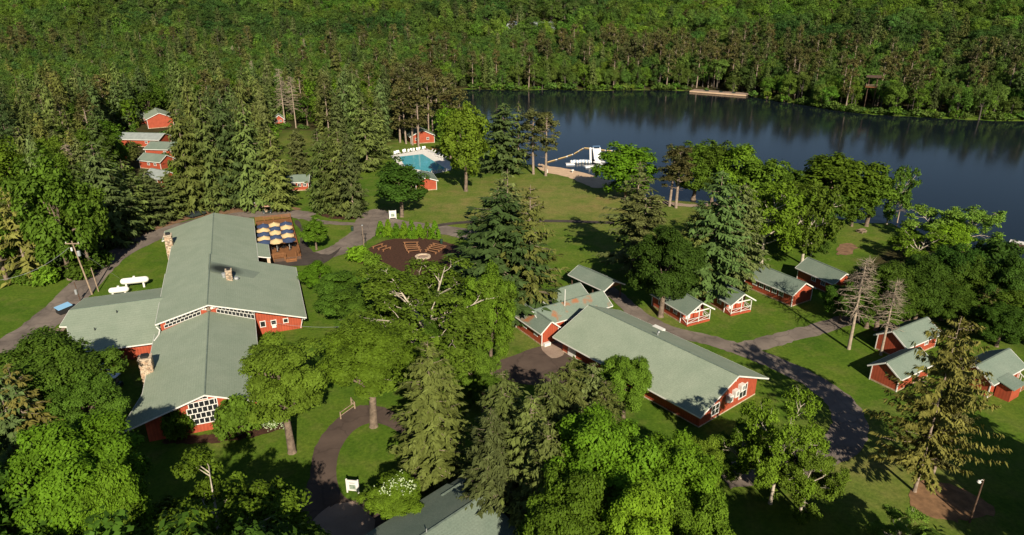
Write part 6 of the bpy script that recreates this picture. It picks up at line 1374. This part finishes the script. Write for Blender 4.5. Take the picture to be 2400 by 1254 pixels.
# low bushes along the far water edge and under the near trees
under = []
for i in range(len(FAR_SHORE) - 1):
    a, b_ = Vector(G(*FAR_SHORE[i])), Vector(G(*FAR_SHORE[i + 1])); n = int((b_ - a).length / 1.5)
    for k in range(n):
        p = a.lerp(b_, k / n)
        if blocked(p.x, p.y) or RT.random() < .2: continue
        under.append((p.x + RT.uniform(-.8, .8), p.y + RT.uniform(.3, 2.2), RT.uniform(1.0, 3.6)))
for x, y in [(RT.uniform(-260, -45), RT.uniform(132, 330)) for _ in range(1500)]:
    if sdist(np.array([[x, y]]), WOOD_L)[0] > .5 and not any((x - c_[0]) ** 2 + (y - c_[1]) ** 2 < r * r for c_, r in KEEP): under.append((x, y, RT.uniform(.8, 2.6)))
ui = len(combos) * 2
for s, tn in enumerate(('mid', 'lime')): far_shape('far_%03d_under_%d' % (500, s), shrub(40 + s, .14, 1.6, 2.2, 16), 'bark', far_mat('broad', tn))
def mass(name, rows, label):
    """rows: (x, y, z, sx, sz, index)"""
    A = np.array(rows, float); me = bpy.data.meshes.new(name + '_points'); me.vertices.add(len(A)); me.vertices.foreach_set('co', A[:, :3].astype(np.float32).ravel())
    sc = me.attributes.new('scl', 'FLOAT_VECTOR', 'POINT'); sc.data.foreach_set('vector', np.column_stack([A[:, 3], A[:, 3], A[:, 4]]).astype(np.float32).ravel())
    ro = me.attributes.new('rot', 'FLOAT_VECTOR', 'POINT'); ro.data.foreach_set('vector', np.column_stack([np.zeros(len(A)), np.zeros(len(A)), np.random.default_rng(3).uniform(0, 6.28, len(A))]).astype(np.float32).ravel())
    ix = me.attributes.new('which', 'INT', 'POINT'); ix.data.foreach_set('value', A[:, 5].astype(np.int32))
    o = bpy.data.objects.new(name, me); link(o); tag(o, label, None, None, 'stuff')
    ng = bpy.data.node_groups.new(name + '_nodes', 'GeometryNodeTree'); ng.interface.new_socket('Geometry', in_out='INPUT', socket_type='NodeSocketGeometry'); ng.interface.new_socket('Geometry', in_out='OUTPUT', socket_type='NodeSocketGeometry')
    n = ng.nodes; gi, go = n.new('NodeGroupInput'), n.new('NodeGroupOutput'); ip = n.new('GeometryNodeInstanceOnPoints'); ci = n.new('GeometryNodeCollectionInfo'); ci.inputs[0].default_value = bank; ci.inputs['Separate Children'].default_value = True; ci.inputs['Reset Children'].default_value = True
    def na(nm_, ty):
        q = n.new('GeometryNodeInputNamedAttribute'); q.data_type = ty; q.inputs[0].default_value = nm_; return q.outputs[0]
    L_ = ng.links; L_.new(gi.outputs[0], ip.inputs['Points']); L_.new(ci.outputs[0], ip.inputs['Instance']); ip.inputs['Pick Instance'].default_value = True
    L_.new(na('which', 'INT'), ip.inputs['Instance Index']); L_.new(na('scl', 'FLOAT_VECTOR'), ip.inputs['Scale'])
    er = n.new('FunctionNodeEulerToRotation'); L_.new(na('rot', 'FLOAT_VECTOR'), er.inputs[0]); L_.new(er.outputs[0], ip.inputs['Rotation']); L_.new(ip.outputs[0], go.inputs[0])
    md = o.modifiers.new('grow', 'NODES'); md.node_group = ng
    return o
rows = []
for c_ in rest:
    H0, R0 = H0R0[c_[1]]; rows.append((c_[2], c_[3], ground_z(c_[2], c_[3]) - .1, c_[5] / R0, c_[4] / H0, KIDX[(c_[1], c_[6])] + RT.randrange(2)))
mass('distant_forest', rows, 'dense mixed forest covering the hill beyond the lake and camp')
mass('undergrowth', [(x, y, ground_z(x, y) - .1, h / 2.2 * RT.uniform(.8, 1.4), h / 2.2, ui + (0 if RT.random() < .6 else 1)) for x, y, h in under], 'low bushes along the far water edge and under the wood')
print('trees', cnt, 'mass', len(rows), 'under', len(under))
